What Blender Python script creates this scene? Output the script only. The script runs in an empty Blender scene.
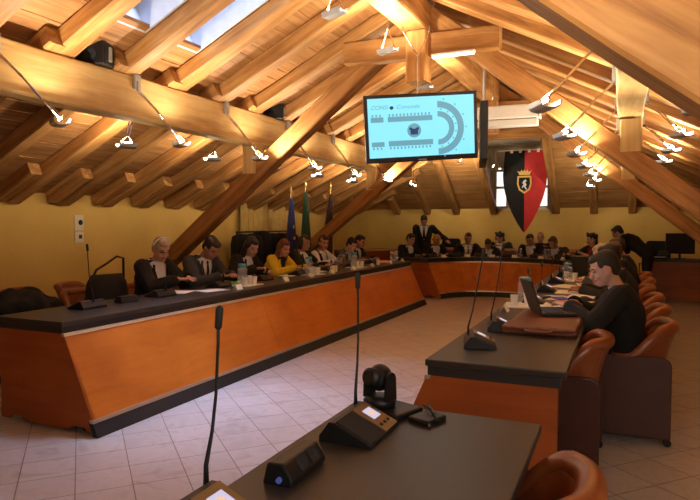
import bpy, bmesh, math, random
from mathutils import Vector, Matrix, Euler, noise
V = Vector
random.seed(7)
PI = math.pi
SC = bpy.context.scene
COL = SC.collection

# ------------------------------------------------------------------ camera
F_PX, EYE = 610.0, 1.5
def cam_matrix():
    y = V((274, 26, -F_PX)).normalized()
    u = V((0, F_PX, 26)).normalized()
    x = y.cross(u)
    return Matrix((x, y, u))
CM = cam_matrix()
cd = bpy.data.cameras.new('camera'); cam = bpy.data.objects.new('camera', cd); COL.objects.link(cam)
cam.matrix_world = Matrix.Translation((0, 0, EYE)) @ CM.to_4x4()
cd.sensor_width = 36; cd.lens = F_PX / 700 * 36; cd.clip_start = .05
SC.camera = cam

# ------------------------------------------------------------------ helpers
def tag(o, label=None, cat=None, group=None, kind=None):
    if label: o['label'] = label
    if cat: o['category'] = cat
    if group: o['group'] = group
    if kind: o['kind'] = kind
    return o

def empty(name, loc, rz=0, label=None, cat=None, group=None):
    o = bpy.data.objects.new(name, None); COL.objects.link(o)
    o.location = loc; o.rotation_euler = (0, 0, rz); o.empty_display_size = .1
    return tag(o, label, cat, group)

def obj(name, bm, mat, parent=None, M=None, smooth=False, bevel=0, seg=2):
    me = bpy.data.meshes.new(name)
    bmesh.ops.recalc_face_normals(bm, faces=bm.faces[:])
    bm.to_mesh(me); bm.free()
    mats = mat if isinstance(mat, (list, tuple)) else [mat]
    for m in mats: me.materials.append(m)
    if smooth:
        for p in me.polygons: p.use_smooth = True
    o = bpy.data.objects.new(name, me); COL.objects.link(o)
    if parent: o.parent = parent
    if M is not None: o.matrix_local = M
    if bevel:
        b = o.modifiers.new('bevel', 'BEVEL'); b.width = bevel; b.segments = seg; b.limit_method = 'ANGLE'; b.angle_limit = .6
    return o

def copy_tree(o, parent=None):
    c = o.copy(); COL.objects.link(c)
    if parent: c.parent = parent
    for ch in list(o.children): copy_tree(ch, c)
    return c

def box(bm, lo, hi, M=None, mi=0):
    vs = [bm.verts.new((x, y, z)) for x in (lo[0], hi[0]) for y in (lo[1], hi[1]) for z in (lo[2], hi[2])]
    if M is not None:
        for v in vs: v.co = M @ v.co
    for f in ((0,1,3,2),(4,6,7,5),(0,4,5,1),(2,3,7,6),(0,2,6,4),(1,5,7,3)):
        fc = bm.faces.new([vs[i] for i in f]); fc.material_index = mi
    return vs

def BX(lo, hi, M=None):
    bm = bmesh.new(); box(bm, lo, hi, M); return bm

def rings(bm, rs, cap=True, mi=0, closed=False):
    prev = None; first = None
    for r in rs:
        vs = [bm.verts.new(p) for p in r]
        if prev:
            n = len(vs)
            for i in range(n):
                f = bm.faces.new((prev[i], prev[(i+1) % n], vs[(i+1) % n], vs[i])); f.material_index = mi
        else: first = vs
        prev = vs
    if closed:
        n = len(prev)
        for i in range(n): bm.faces.new((prev[i], prev[(i+1) % n], first[(i+1) % n], first[i])).material_index = mi
    elif cap:
        bm.faces.new(first[::-1]).material_index = mi; bm.faces.new(prev).material_index = mi

def frame(d):
    d = d.normalized(); a = V((0, 0, 1)) if abs(d.z) < .9 else V((1, 0, 0))
    s = d.cross(a).normalized(); return s, s.cross(d).normalized()

def tube(bm, pts, r, n=8, mi=0, cap=True):
    pts = [V(p) for p in pts]; rs = []
    for i, p in enumerate(pts):
        d = (pts[min(i+1, len(pts)-1)] - pts[max(i-1, 0)])
        s, u = frame(d); rr = r[i] if isinstance(r, (list, tuple)) else r
        rs.append([p + (s*math.cos(2*PI*k/n) + u*math.sin(2*PI*k/n))*rr for k in range(n)])
    rings(bm, rs, cap, mi)

def lathe(bm, prof, c=(0,0,0), n=20, mi=0):
    c = V(c)
    rings(bm, [[c + V((max(r,1e-4)*math.cos(2*PI*k/n), max(r,1e-4)*math.sin(2*PI*k/n), z)) for k in range(n)] for r, z in prof], True, mi)

def prism(bm, poly, y0, y1, axis='y', mi=0, M=None):
    def P(a, b, t):
        p = {'y': V((a, t, b)), 'x': V((t, a, b)), 'z': V((a, b, t))}[axis]
        return M @ p if M is not None else p
    rings(bm, [[P(a, b, t) for a, b in poly] for t in (y0, y1)], True, mi)

# ------------------------------------------------------------------ materials
def newmat(name):
    m = bpy.data.materials.new(name); m.use_nodes = True
    nt = m.node_tree; b = nt.nodes['Principled BSDF']; return m, nt, b
def N(nt, t, **kw):
    n = nt.nodes.new(t)
    for k, v in kw.items():
        if k in n.inputs: n.inputs[k].default_value = v
        else: setattr(n, k, v)
    return n
def ramp(nt, stops):
    r = nt.nodes.new('ShaderNodeValToRGB'); e = r.color_ramp.elements
    while len(e) < len(stops): e.new(.5)
    for i, (p, c) in enumerate(stops): e[i].position = p; e[i].color = (*c, 1)
    return r
def plain(name, col, rough=.5, metal=0, spec=.5, var=.06, scale=12, bump=0, coat=0):
    m, nt, b = newmat(name)
    tc = N(nt, 'ShaderNodeTexCoord'); nz = N(nt, 'ShaderNodeTexNoise', Scale=scale, Detail=4)
    nt.links.new(tc.outputs['Object'], nz.inputs['Vector'])
    r = ramp(nt, [(.3, tuple(c*(1-var) for c in col)), (.7, tuple(min(1, c*(1+var)) for c in col))])
    nt.links.new(nz.outputs['Fac'], r.inputs['Fac']); nt.links.new(r.outputs['Color'], b.inputs['Base Color'])
    b.inputs['Roughness'].default_value = rough; b.inputs['Metallic'].default_value = metal
    b.inputs['Specular IOR Level'].default_value = spec; b.inputs['Coat Weight'].default_value = coat
    if bump:
        bp = N(nt, 'ShaderNodeBump', Strength=bump, Distance=.01)
        nt.links.new(nz.outputs['Fac'], bp.inputs['Height']); nt.links.new(bp.outputs['Normal'], b.inputs['Normal'])
    return m
def wood(name, c0, c1, c2, rough=.6, sc=(1.2, 14, 14), rand=True, bump=.3, planks=None, spec=.3):
    m, nt, b = newmat(name); L = nt.links.new
    tc = N(nt, 'ShaderNodeTexCoord'); mp = N(nt, 'ShaderNodeMapping'); mp.inputs['Scale'].default_value = sc
    L(tc.outputs['Object'], mp.inputs['Vector'])
    vec = mp.outputs['Vector']
    oi = N(nt, 'ShaderNodeObjectInfo')
    if rand:
        ad = N(nt, 'ShaderNodeVectorMath', operation='ADD'); ml = N(nt, 'ShaderNodeMath', operation='MULTIPLY'); ml.inputs[1].default_value = 37
        L(oi.outputs['Random'], ml.inputs[0]); L(vec, ad.inputs[0]); L(ml.outputs[0], ad.inputs[1]); vec = ad.outputs[0]
    nz = N(nt, 'ShaderNodeTexNoise', Scale=1.0, Detail=6, Roughness=.62, Distortion=.6); L(vec, nz.inputs['Vector'])
    r = ramp(nt, [(.28, c0), (.5, c1), (.74, c2)]); L(nz.outputs['Fac'], r.inputs['Fac'])
    # broad patches
    nz2 = N(nt, 'ShaderNodeTexNoise', Scale=2.2, Detail=3); L(tc.outputs['Object'], nz2.inputs['Vector'])
    r2 = ramp(nt, [(.3, (.72, .66, .6)), (.65, (1, 1, 1))]); L(nz2.outputs['Fac'], r2.inputs['Fac'])
    mx = N(nt, 'ShaderNodeMixRGB', blend_type='MULTIPLY'); mx.inputs['Fac'].default_value = .8
    L(r.outputs['Color'], mx.inputs[1]); L(r2.outputs['Color'], mx.inputs[2])
    hs = N(nt, 'ShaderNodeHueSaturation'); L(mx.outputs['Color'], hs.inputs['Color'])
    mr = N(nt, 'ShaderNodeMapRange'); mr.inputs['To Min'].default_value = .78; mr.inputs['To Max'].default_value = 1.12
    L(oi.outputs['Random'], mr.inputs['Value'])
    if rand: L(mr.outputs[0], hs.inputs['Value'])
    L(hs.outputs['Color'], b.inputs['Base Color'])
    b.inputs['Roughness'].default_value = rough; b.inputs['Specular IOR Level'].default_value = spec
    if bump:
        bp = N(nt, 'ShaderNodeBump', Strength=bump, Distance=.01); L(nz.outputs['Fac'], bp.inputs['Height']); L(bp.outputs['Normal'], b.inputs['Normal'])
    return m
def emit(name, col, s):
    m, nt, b = newmat(name)
    b.inputs['Base Color'].default_value = (*[c*.05 for c in col], 1); b.inputs['Emission Color'].default_value = (*col, 1); b.inputs['Emission Strength'].default_value = s
    return m

M = {}
M['beam'] = wood('hewn_beam_wood', (.26, .105, .026), (.47, .215, .06), (.62, .34, .115))
M['rafter'] = wood('rafter_wood', (.24, .10, .028), (.45, .215, .062), (.64, .36, .125))
M['purlin'] = wood('pale_purlin_wood', (.52, .31, .11), (.68, .44, .17), (.78, .56, .26))
M['plank'] = wood('ceiling_board_wood', (.22, .095, .03), (.38, .18, .06), (.52, .28, .105), sc=(18, 1.0, 18))
M['plank_b'] = wood('end_ceiling_board_wood', (.28, .13, .04), (.44, .22, .07), (.56, .32, .12), sc=(1.0, 18, 18))
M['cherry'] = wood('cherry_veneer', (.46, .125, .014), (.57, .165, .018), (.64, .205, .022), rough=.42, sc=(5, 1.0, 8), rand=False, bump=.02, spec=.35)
M['cherry_shaded'] = wood('cherry_shaded_veneer', (.27, .060, .012), (.34, .082, .015), (.39, .10, .018), rough=.45, sc=(1.0, 5, 9), rand=False, bump=.02, spec=.35)  # front veneer again, with the shade on the ends put into its colour
M['mahog'] = wood('dark_red_wood', (.19, .055, .02), (.26, .08, .03), (.32, .10, .036), rough=.45, sc=(1, 5, 9), rand=False, bump=.02)
M['top'] = plain('charcoal_worktop', (.030, .025, .021), .38, spec=.4, var=.10, scale=90)
M['apron'] = plain('black_apron', (.018, .017, .017), .45)
M['alu'] = plain('brushed_aluminium', (.62, .58, .52), .35, .85)
M['black'] = plain('black_plastic', (.009, .009, .010), .42, spec=.35)
M['blackrub'] = plain('black_rubber', (.01, .01, .01), .7)
M['bronze'] = plain('bronze_plastic', (.20, .13, .065), .4, .35)
M['chrome'] = plain('chrome', (.75, .74, .72), .18, 1)
M['lampmetal'] = plain('lamp_grey_metal', (.42, .42, .42), .4, .6)
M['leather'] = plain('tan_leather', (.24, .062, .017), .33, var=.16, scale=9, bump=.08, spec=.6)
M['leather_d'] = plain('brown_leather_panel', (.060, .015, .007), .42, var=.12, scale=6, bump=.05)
M['leather_bag'] = plain('brown_bag_leather', (.16, .05, .022), .38, var=.2, scale=14, bump=.1)
M['paper'] = plain('white_paper', (.90, .89, .87), .8, var=.03)
M['card'] = plain('cream_card', (.85, .80, .62), .8, var=.03)
M['white'] = plain('white_plastic', (.80, .78, .72), .45, var=.03)
M['cream'] = plain('cream_painted_wood', (.70, .62, .45), .55, var=.04)
M['bluelid'] = plain('blue_lid', (.10, .36, .50), .4)
M['bluepaper'] = plain('blue_folder', (.04, .07, .55), .5)
M['green'] = plain('green_folder', (.15, .55, .06), .5)
M['gold'] = plain('brass', (.75, .52, .18), .35, .8)
M['red'] = plain('red_cloth', (.50, .02, .02), .75, var=.12, scale=6)
M['blackcloth'] = plain('black_cloth', (.007, .0065, .007), .9, var=.2)
M['darkcloth'] = plain('charcoal_cloth', (.014, .014, .017), .9, var=.2)
M['greycloth'] = plain('grey_suit_cloth', (.036, .036, .042), .9, var=.15)
M['bluegrey'] = plain('slate_suit_cloth', (.06, .065, .08), .9, var=.15)
M['yellowcloth'] = plain('yellow_cloth', (.75, .50, .015), .8, var=.1)
M['redcloth'] = plain('dark_red_cloth', (.22, .02, .02), .8, var=.1)
M['browncloth'] = plain('brown_cloth', (.05, .03, .02), .9, var=.2)
M['shirt'] = plain('white_shirt', (.72, .72, .74), .8, var=.04)
M['blueshirt'] = plain('pale_blue_shirt', (.42, .55, .75), .8, var=.04)
M['tie'] = plain('dark_tie', (.03, .025, .09), .6)
M['flagblue'] = plain('blue_flag_cloth', (.015, .025, .13), .8)
M['flaggreen'] = plain('green_flag_cloth', (.01, .055, .028), .8)
M['flagdark'] = plain('dark_flag_cloth', (.035, .010, .014), .8)
M['curtain'] = plain('ochre_curtain', (.52, .33, .09), .85, var=.1)
M['shoe'] = plain('black_shoe', (.012, .011, .011), .35)
M['food'] = plain('pink_paper', (.75, .35, .33), .8)
for nm, c in (('dark', (.016, .011, .009)), ('brown', (.10, .04, .018)), ('grey', (.30, .27, .24)), ('blond', (.40, .31, .20)), ('auburn', (.16, .055, .022))):
    M['hair_'+nm] = plain('hair_'+nm, c, .55, var=.3, scale=60, bump=.3)
for nm, c in (('a', (.50, .27, .17)), ('b', (.42, .20, .12)), ('c', (.55, .30, .21))):
    M['skin_'+nm] = plain('skin_'+nm, c, .5, var=.06, scale=20)
M['lips'] = plain('lips', (.36, .11, .09), .5)
M['eye'] = plain('eye_dark', (.03, .02, .015), .25)
M['bulb'] = emit('halogen_glow', (1.0, .86, .60), 60)
M['tubeglow'] = emit('tube_glow', (1.0, .88, .62), 9)
M['screen'] = emit('lit_screen', (.22, .68, .88), 1.0)
M['scr_grey'] = emit('screen_grey_blue', (.12, .32, .40), .9)
M['scr_dark'] = emit('screen_navy', (.01, .04, .14), .8)
M['lcd'] = emit('small_lit_display', (.60, .56, .74), .8)
M['lcd_o'] = emit('display_orange', (.75, .45, .25), 1.0)
M['glow_lap'] = emit('laptop_lit_screen', (.55, .68, .95), 1.6)
M['led'] = emit('blue_led', (.2, .3, .9), .15)

def glass_mat(name, tint=(1, 1, 1), rough=.02):
    m, nt, b = newmat(name); nt.nodes.remove(b)
    out = nt.nodes['Material Output']; t = N(nt, 'ShaderNodeBsdfTransparent'); t.inputs[0].default_value = (*tint, 1)
    g = N(nt, 'ShaderNodeBsdfGlossy'); g.inputs['Roughness'].default_value = rough
    fr = N(nt, 'ShaderNodeFresnel', IOR=1.45); mx = N(nt, 'ShaderNodeMixShader')
    nt.links.new(fr.outputs[0], mx.inputs[0]); nt.links.new(t.outputs[0], mx.inputs[1]); nt.links.new(g.outputs[0], mx.inputs[2])
    nt.links.new(mx.outputs[0], out.inputs[0]); return m
M['glass'] = glass_mat('clear_glass', (.93, .95, .95))
def frosted():
    m, nt, b = newmat('bottle_plastic'); b.inputs['Base Color'].default_value = (.85, .90, .93, 1); b.inputs['Roughness'].default_value = .15; b.inputs['Alpha'].default_value = .20; return m
M['water'] = frosted()

# plaster
def plaster():
    m, nt, b = newmat('ochre_plaster'); L = nt.links.new
    tc = N(nt, 'ShaderNodeTexCoord'); nz = N(nt, 'ShaderNodeTexNoise', Scale=1.4, Detail=5, Roughness=.6); L(tc.outputs['Object'], nz.inputs['Vector'])
    r = ramp(nt, [(.3, (.60, .38, .085)), (.7, (.70, .465, .12))]); L(nz.outputs['Fac'], r.inputs['Fac']); L(r.outputs['Color'], b.inputs['Base Color'])
    n2 = N(nt, 'ShaderNodeTexNoise', Scale=60, Detail=3); L(tc.outputs['Object'], n2.inputs['Vector'])
    bp = N(nt, 'ShaderNodeBump', Strength=.15, Distance=.01); L(n2.outputs['Fac'], bp.inputs['Height']); L(bp.outputs['Normal'], b.inputs['Normal'])
    b.inputs['Roughness'].default_value = .85; return m
M['wall'] = plaster()

def marble():
    m, nt, b = newmat('marble_tiles'); L = nt.links.new
    tc = N(nt, 'ShaderNodeTexCoord'); mp = N(nt, 'ShaderNodeMapping')
    mp.inputs['Rotation'].default_value = (0, 0, math.radians(42)); mp.inputs['Location'].default_value = (.0, .053, 0)
    L(tc.outputs['Object'], mp.inputs['Vector'])
    br = N(nt, 'ShaderNodeTexBrick', Scale=1.0); br.offset = 0; br.squash = 1
    br.inputs['Brick Width'].default_value = .305; br.inputs['Row Height'].default_value = .305
    br.inputs['Mortar Size'].default_value = .0035; br.inputs['Mortar Smooth'].default_value = .3; br.inputs['Bias'].default_value = 0
    br.inputs['Color1'].default_value = (.92, .90, .88, 1); br.inputs['Color2'].default_value = (1, 1, 1, 1); br.inputs['Mortar'].default_value = (.30, .25, .22, 1)
    L(mp.outputs['Vector'], br.inputs['Vector'])
    nz = N(nt, 'ShaderNodeTexNoise', Scale=3.2, Detail=8, Roughness=.65, Distortion=1.6); L(tc.outputs['Object'], nz.inputs['Vector'])
    r = ramp(nt, [(.30, (.42, .37, .355)), (.48, (.60, .55, .535)), (.62, (.53, .485, .47)), (.8, (.68, .63, .61))]); L(nz.outputs['Fac'], r.inputs['Fac'])
    mx = N(nt, 'ShaderNodeMixRGB', blend_type='MULTIPLY'); mx.inputs['Fac'].default_value = 1
    L(r.outputs['Color'], mx.inputs[1]); L(br.outputs['Color'], mx.inputs[2]); L(mx.outputs['Color'], b.inputs['Base Color'])
    b.inputs['Roughness'].default_value = .3; b.inputs['Specular IOR Level'].default_value = .45
    return m
M['floor'] = marble()

# ------------------------------------------------------------------ room shell
XL, XR, YN, YB = -6.45, 2.5, -3.2, 15.6
RX, RZ = -1.98, 3.85          # ridge (underside of rafters)
SL, SR, SH = .48, .50, .60    # slopes
HZ = 1.72                     # rafter underside at the end wall
def zl(x): return RZ + SL*(x - RX)
def zr(x): return RZ - SR*(x - RX)
def zh(y): return HZ + SH*(YB - y)
RD = .17                      # rafter depth

tag(obj('floor', BX((XL-.3, YN-.3, -.1), (XR+.3, YB+.3, 0)), M['floor']), 'marble tile floor laid diagonally, pale pinkish grey', 'floor', kind='structure')
tag(obj('wall_left', BX((XL-.3, YN-.3, 0), (XL, YB+.3, zl(XL)+RD)), M['wall']), 'ochre plaster wall behind the long row of councillors', 'wall', kind='structure')
tag(obj('wall_right', BX((XR, YN-.3, 0), (XR+.3, YB+.3, zr(XR)+RD)), M['wall']), 'ochre plaster wall on the right side', 'wall', kind='structure')
tag(obj('wall_back', BX((XL, YB, 0), (XR, YB+.3, HZ+RD)), M['wall']), 'low ochre end wall below the hipped roof', 'wall', kind='structure')
bm = bmesh.new()
prism(bm, [(XL-.3, 0), (XR+.3, 0), (XR+.3, zr(XR+.3)+.2), (RX, RZ+.2), (XL-.3, zl(XL-.3)+.2)], YN-.3, YN)
tag(obj('wall_near', bm, M['wall']), 'gable wall behind the camera', 'wall', kind='structure')

# ceilings : boards running along the room, holes for the skylights
UY0, UST = 3.56, .69                       # upper rafters (centre lines)
RW = .19
SKY = [(UY0+.0*UST+RW/2, UY0+1*UST-RW/2), (UY0+1*UST+RW/2, UY0+2*UST-RW/2)]   # between rafters
SKX = (-3.80, -2.45)
RSKY, RSKX = (-2.2, .9), (2.05, .75)      # unseen roof light added for its daylight, right slope behind the camera
def slope_boards(name, side):
    bm = bmesh.new(); w_ = .135
    xe, s = (XL-.25, 1) if side == 'l' else (XR+.25, -1)
    z = zl if side == 'l' else zr
    n = int(abs(RX-xe)/w_)+1
    for k in range(n):
        x0 = xe + s*k*w_; x1 = x0 + s*(w_-.005)
        if s*(x1-RX) > 0: x1 = RX
        spans = [(YN-.3, YB+.3)]
        if side == 'l':
            for (a, b) in SKY:
                if x0 > SKX[0]-.02 and x1 < SKX[1]+.02:
                    ns = []
                    for (p, q) in spans:
                        if a > p and b < q: ns += [(p, a), (b, q)]
                        else: ns.append((p, q))
                    spans = ns
        if side == 'r' and x0 < RSKX[0]+.02 and x1 > RSKX[1]-.02:
            spans = [(YN-.3, RSKY[0]), (RSKY[1], YB+.3)]
        for (p, q) in spans:
            t = random.uniform(0, .006)
            prism(bm, [(x0, z(x0)+RD+t), (x1, z(x1)+RD+t), (x1, z(x1)+RD+.03), (x0, z(x0)+RD+.03)], p, q)
    return tag(obj(name, bm, M['plank']), 'sloping %s ceiling of wooden boards above the rafters' % ('left' if side == 'l' else 'right'), 'ceiling', kind='structure')
slope_boards('ceiling_left', 'l'); slope_boards('ceiling_right', 'r')
# end (hip) slope with the dormer opening
DX0, DX1 = -3.10, -1.60; DTOP = 3.42; DY = YB - (DTOP-HZ-RD)/SH
bm = bmesh.new(); k = 0; w_ = .14
y = YB+.25
while zh(y) < RZ+.3:
    y1 = y-w_+.006
    t = random.uniform(0, .007)
    spans = [(XL-.2, XR+.2)] if y < DY+.02 else [(XL-.2, DX0), (DX1, XR+.2)]
    for a, b in spans:
        prism(bm, [(y, zh(y)+RD+t), (y1, zh(y1)+RD+t), (y1, zh(y1)+RD+.03), (y, zh(y)+RD+.03)], a, b, axis='x')
    y -= w_
tag(obj('ceiling_back', bm, M['plank_b']), 'hipped end slope of the ceiling with horizontal boards', 'ceiling', kind='structure')
# dormer
bm = bmesh.new()
for x in (DX0, DX1):
    s = -.04 if x == DX0 else .04
    prism(bm, [(YB+.3, HZ+RD), (YB+.3, DTOP), (DY, DTOP)], min(x, x+s), max(x, x+s), axis='x')
box(bm, (DX0-.04, DY-.05, DTOP), (DX1+.04, YB+.3, DTOP+.04))
tag(obj('trim_1', bm, M['cream']), 'pale cheeks and soffit of the end dormer', 'trim', kind='structure')
wd = tag(empty('window_2', ((DX0+DX1)/2, YB+.12, HZ+RD)), 'dormer window behind the shield banner', 'window', kind='structure')
bm = bmesh.new(); hw = (DX1-DX0)/2-.06; hh = 1.0
obj('header_panel', BX((-hw-.06, -.06, hh), (hw+.06, .1, DTOP-HZ-RD)), M['cream'], wd)
for x in (-hw-.06, hw): obj('side_casing', BX((x, -.06, 0), (x+.06, .1, hh)), M['cream'], wd)
for x in (-hw, -hw/2-.03, -.03, hw/2-.03, hw-.07): box(bm, (x, -.03, 0), (x+.07, .03, hh))
for z in (0, hh*.5, hh-.07): box(bm, (-hw, -.028, z), (hw, .028, z+.06))
obj('window_frame', bm, M['cream'], wd)
obj('pane', BX((-hw, -.005, .02), (hw, .005, hh-.02)), M['glass'], wd)
obj('window_sill', BX((-hw-.05, -.16, -.05), (hw+.05, .1, 0)), M['cream'], wd, bevel=.006)
# roof light behind the camera, unseen and added to let daylight in
a, b = RSKY; ang = math.atan(SR); Ls = (RSKX[0]-RSKX[1])/math.cos(ang)
e = tag(empty('window_1', (RSKX[1], (a+b)/2, zr(RSKX[1])+RD)), 'large added roof light, unseen in the right slope above the camera', 'window', kind='structure')
Rr = Matrix.Rotation(ang, 4, 'Y'); hb = (b-a)/2; bm = bmesh.new()
for yy in (-hb, -.03, hb-.06): box(bm, (0, yy, .04), (Ls, yy+.06, .10), Rr)
for xx in (0, Ls-.06): box(bm, (xx, -hb, .04), (xx+.06, hb, .10), Rr)
obj('window_frame', bm, M['cream'], e); obj('pane', BX((.02, -hb+.02, .065), (Ls-.02, hb-.02, .075), Rr), M['glass'], e)
# skylights
for i, (a, b) in enumerate(SKY):
    cy = (a+b)/2; zc = zl(SKX[0])+RD
    e = tag(empty('window_%d' % (3+i), (SKX[0], cy, zc)), 'roof skylight with a reveal tinted by blue daylight, %s bay' % ('nearer' if i == 0 else 'farther'), 'window', kind='structure')
    Lx = (SKX[1]-SKX[0]); ang = -math.atan(SL); Ls = Lx/math.cos(math.atan(SL)); R = Matrix.Rotation(ang, 4, 'Y')
    hb = (b-a)/2; bm = bmesh.new(); d = .26
    for yy in (-hb, hb-.02): box(bm, (0, yy, 0), (Ls, yy+.02, d), R)
    for xx in (0, Ls-.02): box(bm, (xx, -hb, 0), (xx+.02, hb, d), R)
    obj('reveal', bm, plain('reveal_skylit_paint', (.55, .58, .64), .6), e)  # pale paint with some of the daylight's blue mixed into its colour
    bm = bmesh.new()
    for yy in (-hb, hb-.05): box(bm, (0, yy, d), (Ls, yy+.05, d+.05), R)
    for xx in (0, Ls-.05): box(bm, (xx, -hb, d), (xx+.05, hb, d+.05), R)
    obj('window_frame', bm, M['black'], e)
    obj('pane', BX((.02, -hb+.02, d+.02), (Ls-.02, hb-.02, d+.03), R), glass_mat('sky_tint_glass', (.55, .68, .9)), e)  # the sky's blue is put into the pane tint

# ------------------------------------------------------------------ timber
def beam_bm(L, w, h, jit=.006, n=None, cham=.014, seed=0):
    n = n or max(3, int(L/.28)); bm = bmesh.new(); rs = []
    for i in range(n+1):
        x = L*i/n; a = noise.noise(V((x*1.1, seed*3.1, 0))); b = noise.noise(V((x*1.1, 7+seed*2.3, 4)))
        ww = w/2*(1+.05*a); hh = h/2*(1+.05*b); oy = jit*2*noise.noise(V((x*.9, 11, seed))); oz = jit*2*noise.noise(V((x*.9, 21, seed)))
        c = cham
        rs.append([V((x, oy+p, oz+q)) for p, q in ((-ww+c, -hh), (ww-c, -hh), (ww, -hh+c), (ww, hh-c), (ww-c, hh), (-ww+c, hh), (-ww, hh-c), (-ww, -hh+c))])
    rings(bm, rs); return bm
bseed = [0]
def beam(name, p0, p1, w, h, mat, parent=None, up=V((0, 0, 1))):
    """p0-p1 is the centre line, h is measured in the vertical plane; local X runs along the beam"""
    p0, p1 = V(p0), V(p1); d = (p1-p0); L = d.length; x = d.normalized()
    y = up.cross(x)
    y = V((0, 1, 0)) if y.length < .01 else y.normalized()
    z = x.cross(y); R = Matrix((x, y, z)).transposed().to_4x4()
    bseed[0] += 1
    org = parent.location if parent else V((0, 0, 0))
    return obj(name, beam_bm(L, w, h, seed=bseed[0]), mat, parent, Matrix.Translation(p0-org) @ R)

ORD = ['first', 'second', 'third', 'fourth', 'fifth', 'sixth', 'seventh', 'eighth', 'ninth', 'tenth', 'eleventh', 'twelfth', 'thirteenth', 'fourteenth', 'fifteenth', 'sixteenth', 'seventeenth', 'eighteenth', 'nineteenth', 'twentieth', 'twenty-first', 'twenty-second', 'twenty-third', 'twenty-fourth', 'twenty-fifth']
def raft(y, x0, x1, zf, name, w=RW, h=None, dz=0):
    """rafter lying under a slope at world y; zf gives the underside"""
    h = h or RD
    c = math.cos(math.atan(.49)); hp = h*c
    return beam(name, (x0, y, zf(x0)+h/2+dz), (x1, y, zf(x1)+h/2+dz), w, hp, M['rafter'])
PLX, PRX, PZ0, PZ1 = -4.17, .04, 2.46, 2.84   # purlins
g = 'common rafters of the left roof slope above the purlin'
cnt = 0
for k in range(-5, 13):
    y = UY0+UST*k
    if y > 11.8: break
    xt = RX - .02
    if zl(xt) > zh(y)-.05: xt = min(xt, RX + (zh(y)-.05-RZ)/SL)
    if xt < PLX+.4: continue
    r = raft(y, PLX-.12, xt, zl, 'rafter')
    vis = k >= 0
    tag(r, 'squared upper rafter between left purlin and ridge, %s from the near end' % ORD[cnt], 'rafter', g); cnt += 1
cnt = 0
for k in range(-4, 17):
    y = 4.83+.70*k
    if y > YB-.4: break
    xt = PLX+.14
    if zl(xt) > zh(y)-.05: xt = RX+(zh(y)-.05-RZ)/SL
    if xt < XL+.5: break
    r = raft(y, XL-.02 if False else XL+.02, xt, zl, 'rafter', w=.16)
    tag(r, 'brown lower rafter between left wall and purlin, %s from the near end' % ORD[cnt], 'rafter', 'lower rafters resting on the left wall')
    r = raft(y-.17, XL+.03, XL+.62, zl, 'rafter_stub', w=.15, dz=.02)
    tag(r, 'short dark rafter tail on the left wall, %s from the near end' % ORD[cnt], 'rafter', 'short rafter tails on the left wall'); cnt += 1
cnt = 0
for k in range(-5, 16):
    y = 3.9+.71*k
    if y > YB-.6: break
    xt = RX+.02
    if zr(xt) > zh(y)-.05: xt = RX-(zh(y)-.05-RZ)/SR
    if xt > XR-.6: break
    if RSKY[0]-.1 < y < RSKY[1]+.1: continue
    r = raft(y, XR-.02, xt, zr, 'rafter')
    tag(r, 'golden rafter of the right roof slope, %s from the near end' % ORD[cnt], 'rafter', 'rafters of the right roof slope'); cnt += 1
# hip rafters
HX = [-5.58, -4.74, -3.96, -2.98-.02, -1.50, -.65, .17, 1.05, 1.8]
for i, x in enumerate(HX):
    zt = min(zl(x), zr(x)) - .03
    yt = YB - (zt-HZ)/SH
    c = math.cos(math.atan(SH))
    r = beam('rafter', (x, YB-.02, HZ+RD/2), (x, yt, zh(yt)+RD/2), .17, RD*c, M['rafter'])
    tag(r, 'sloping rafter standing on the far end wall, %s from the left' % ORD[i], 'rafter', 'rafters of the hipped end roof')
tag(beam('roof_beam', (-4.6, 12.75, zh(12.75)-.1), (.6, 12.75, zh(12.75)-.1), .2, .2, M['beam']), 'horizontal beam under the hipped end roof behind the projector screen', 'beam')

tag(beam('purlin', (PLX+.0, -1.5, (PZ0+PZ1)/2), (PLX+.0, 12.2, (PZ0+PZ1)/2), .2, PZ1-PZ0, M['purlin']), 'long pale squared purlin running the length of the left roof slope', 'beam')
tag(beam('purlin', (PRX, -1.5, (PZ0+PZ1)/2), (PRX, 6.74, (PZ0+PZ1)/2), .22, .28, M['purlin']), 'pale purlin of the right slope seen from below, above the laptop user', 'beam')
tag(beam('purlin', (PRX, 6.80, (PZ0+PZ1)/2+.03), (PRX, 12.2, (PZ0+PZ1)/2+.03), .2, .28, M['purlin']), 'far length of the right purlin beyond the middle truss', 'beam')
tag(beam('ridge_beam', (RX-.05, -2.5, 3.66), (RX-.05, 11.6, 3.66), .28, .3, M['beam']), 'heavy ridge beam at the top of the roof', 'beam')

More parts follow.
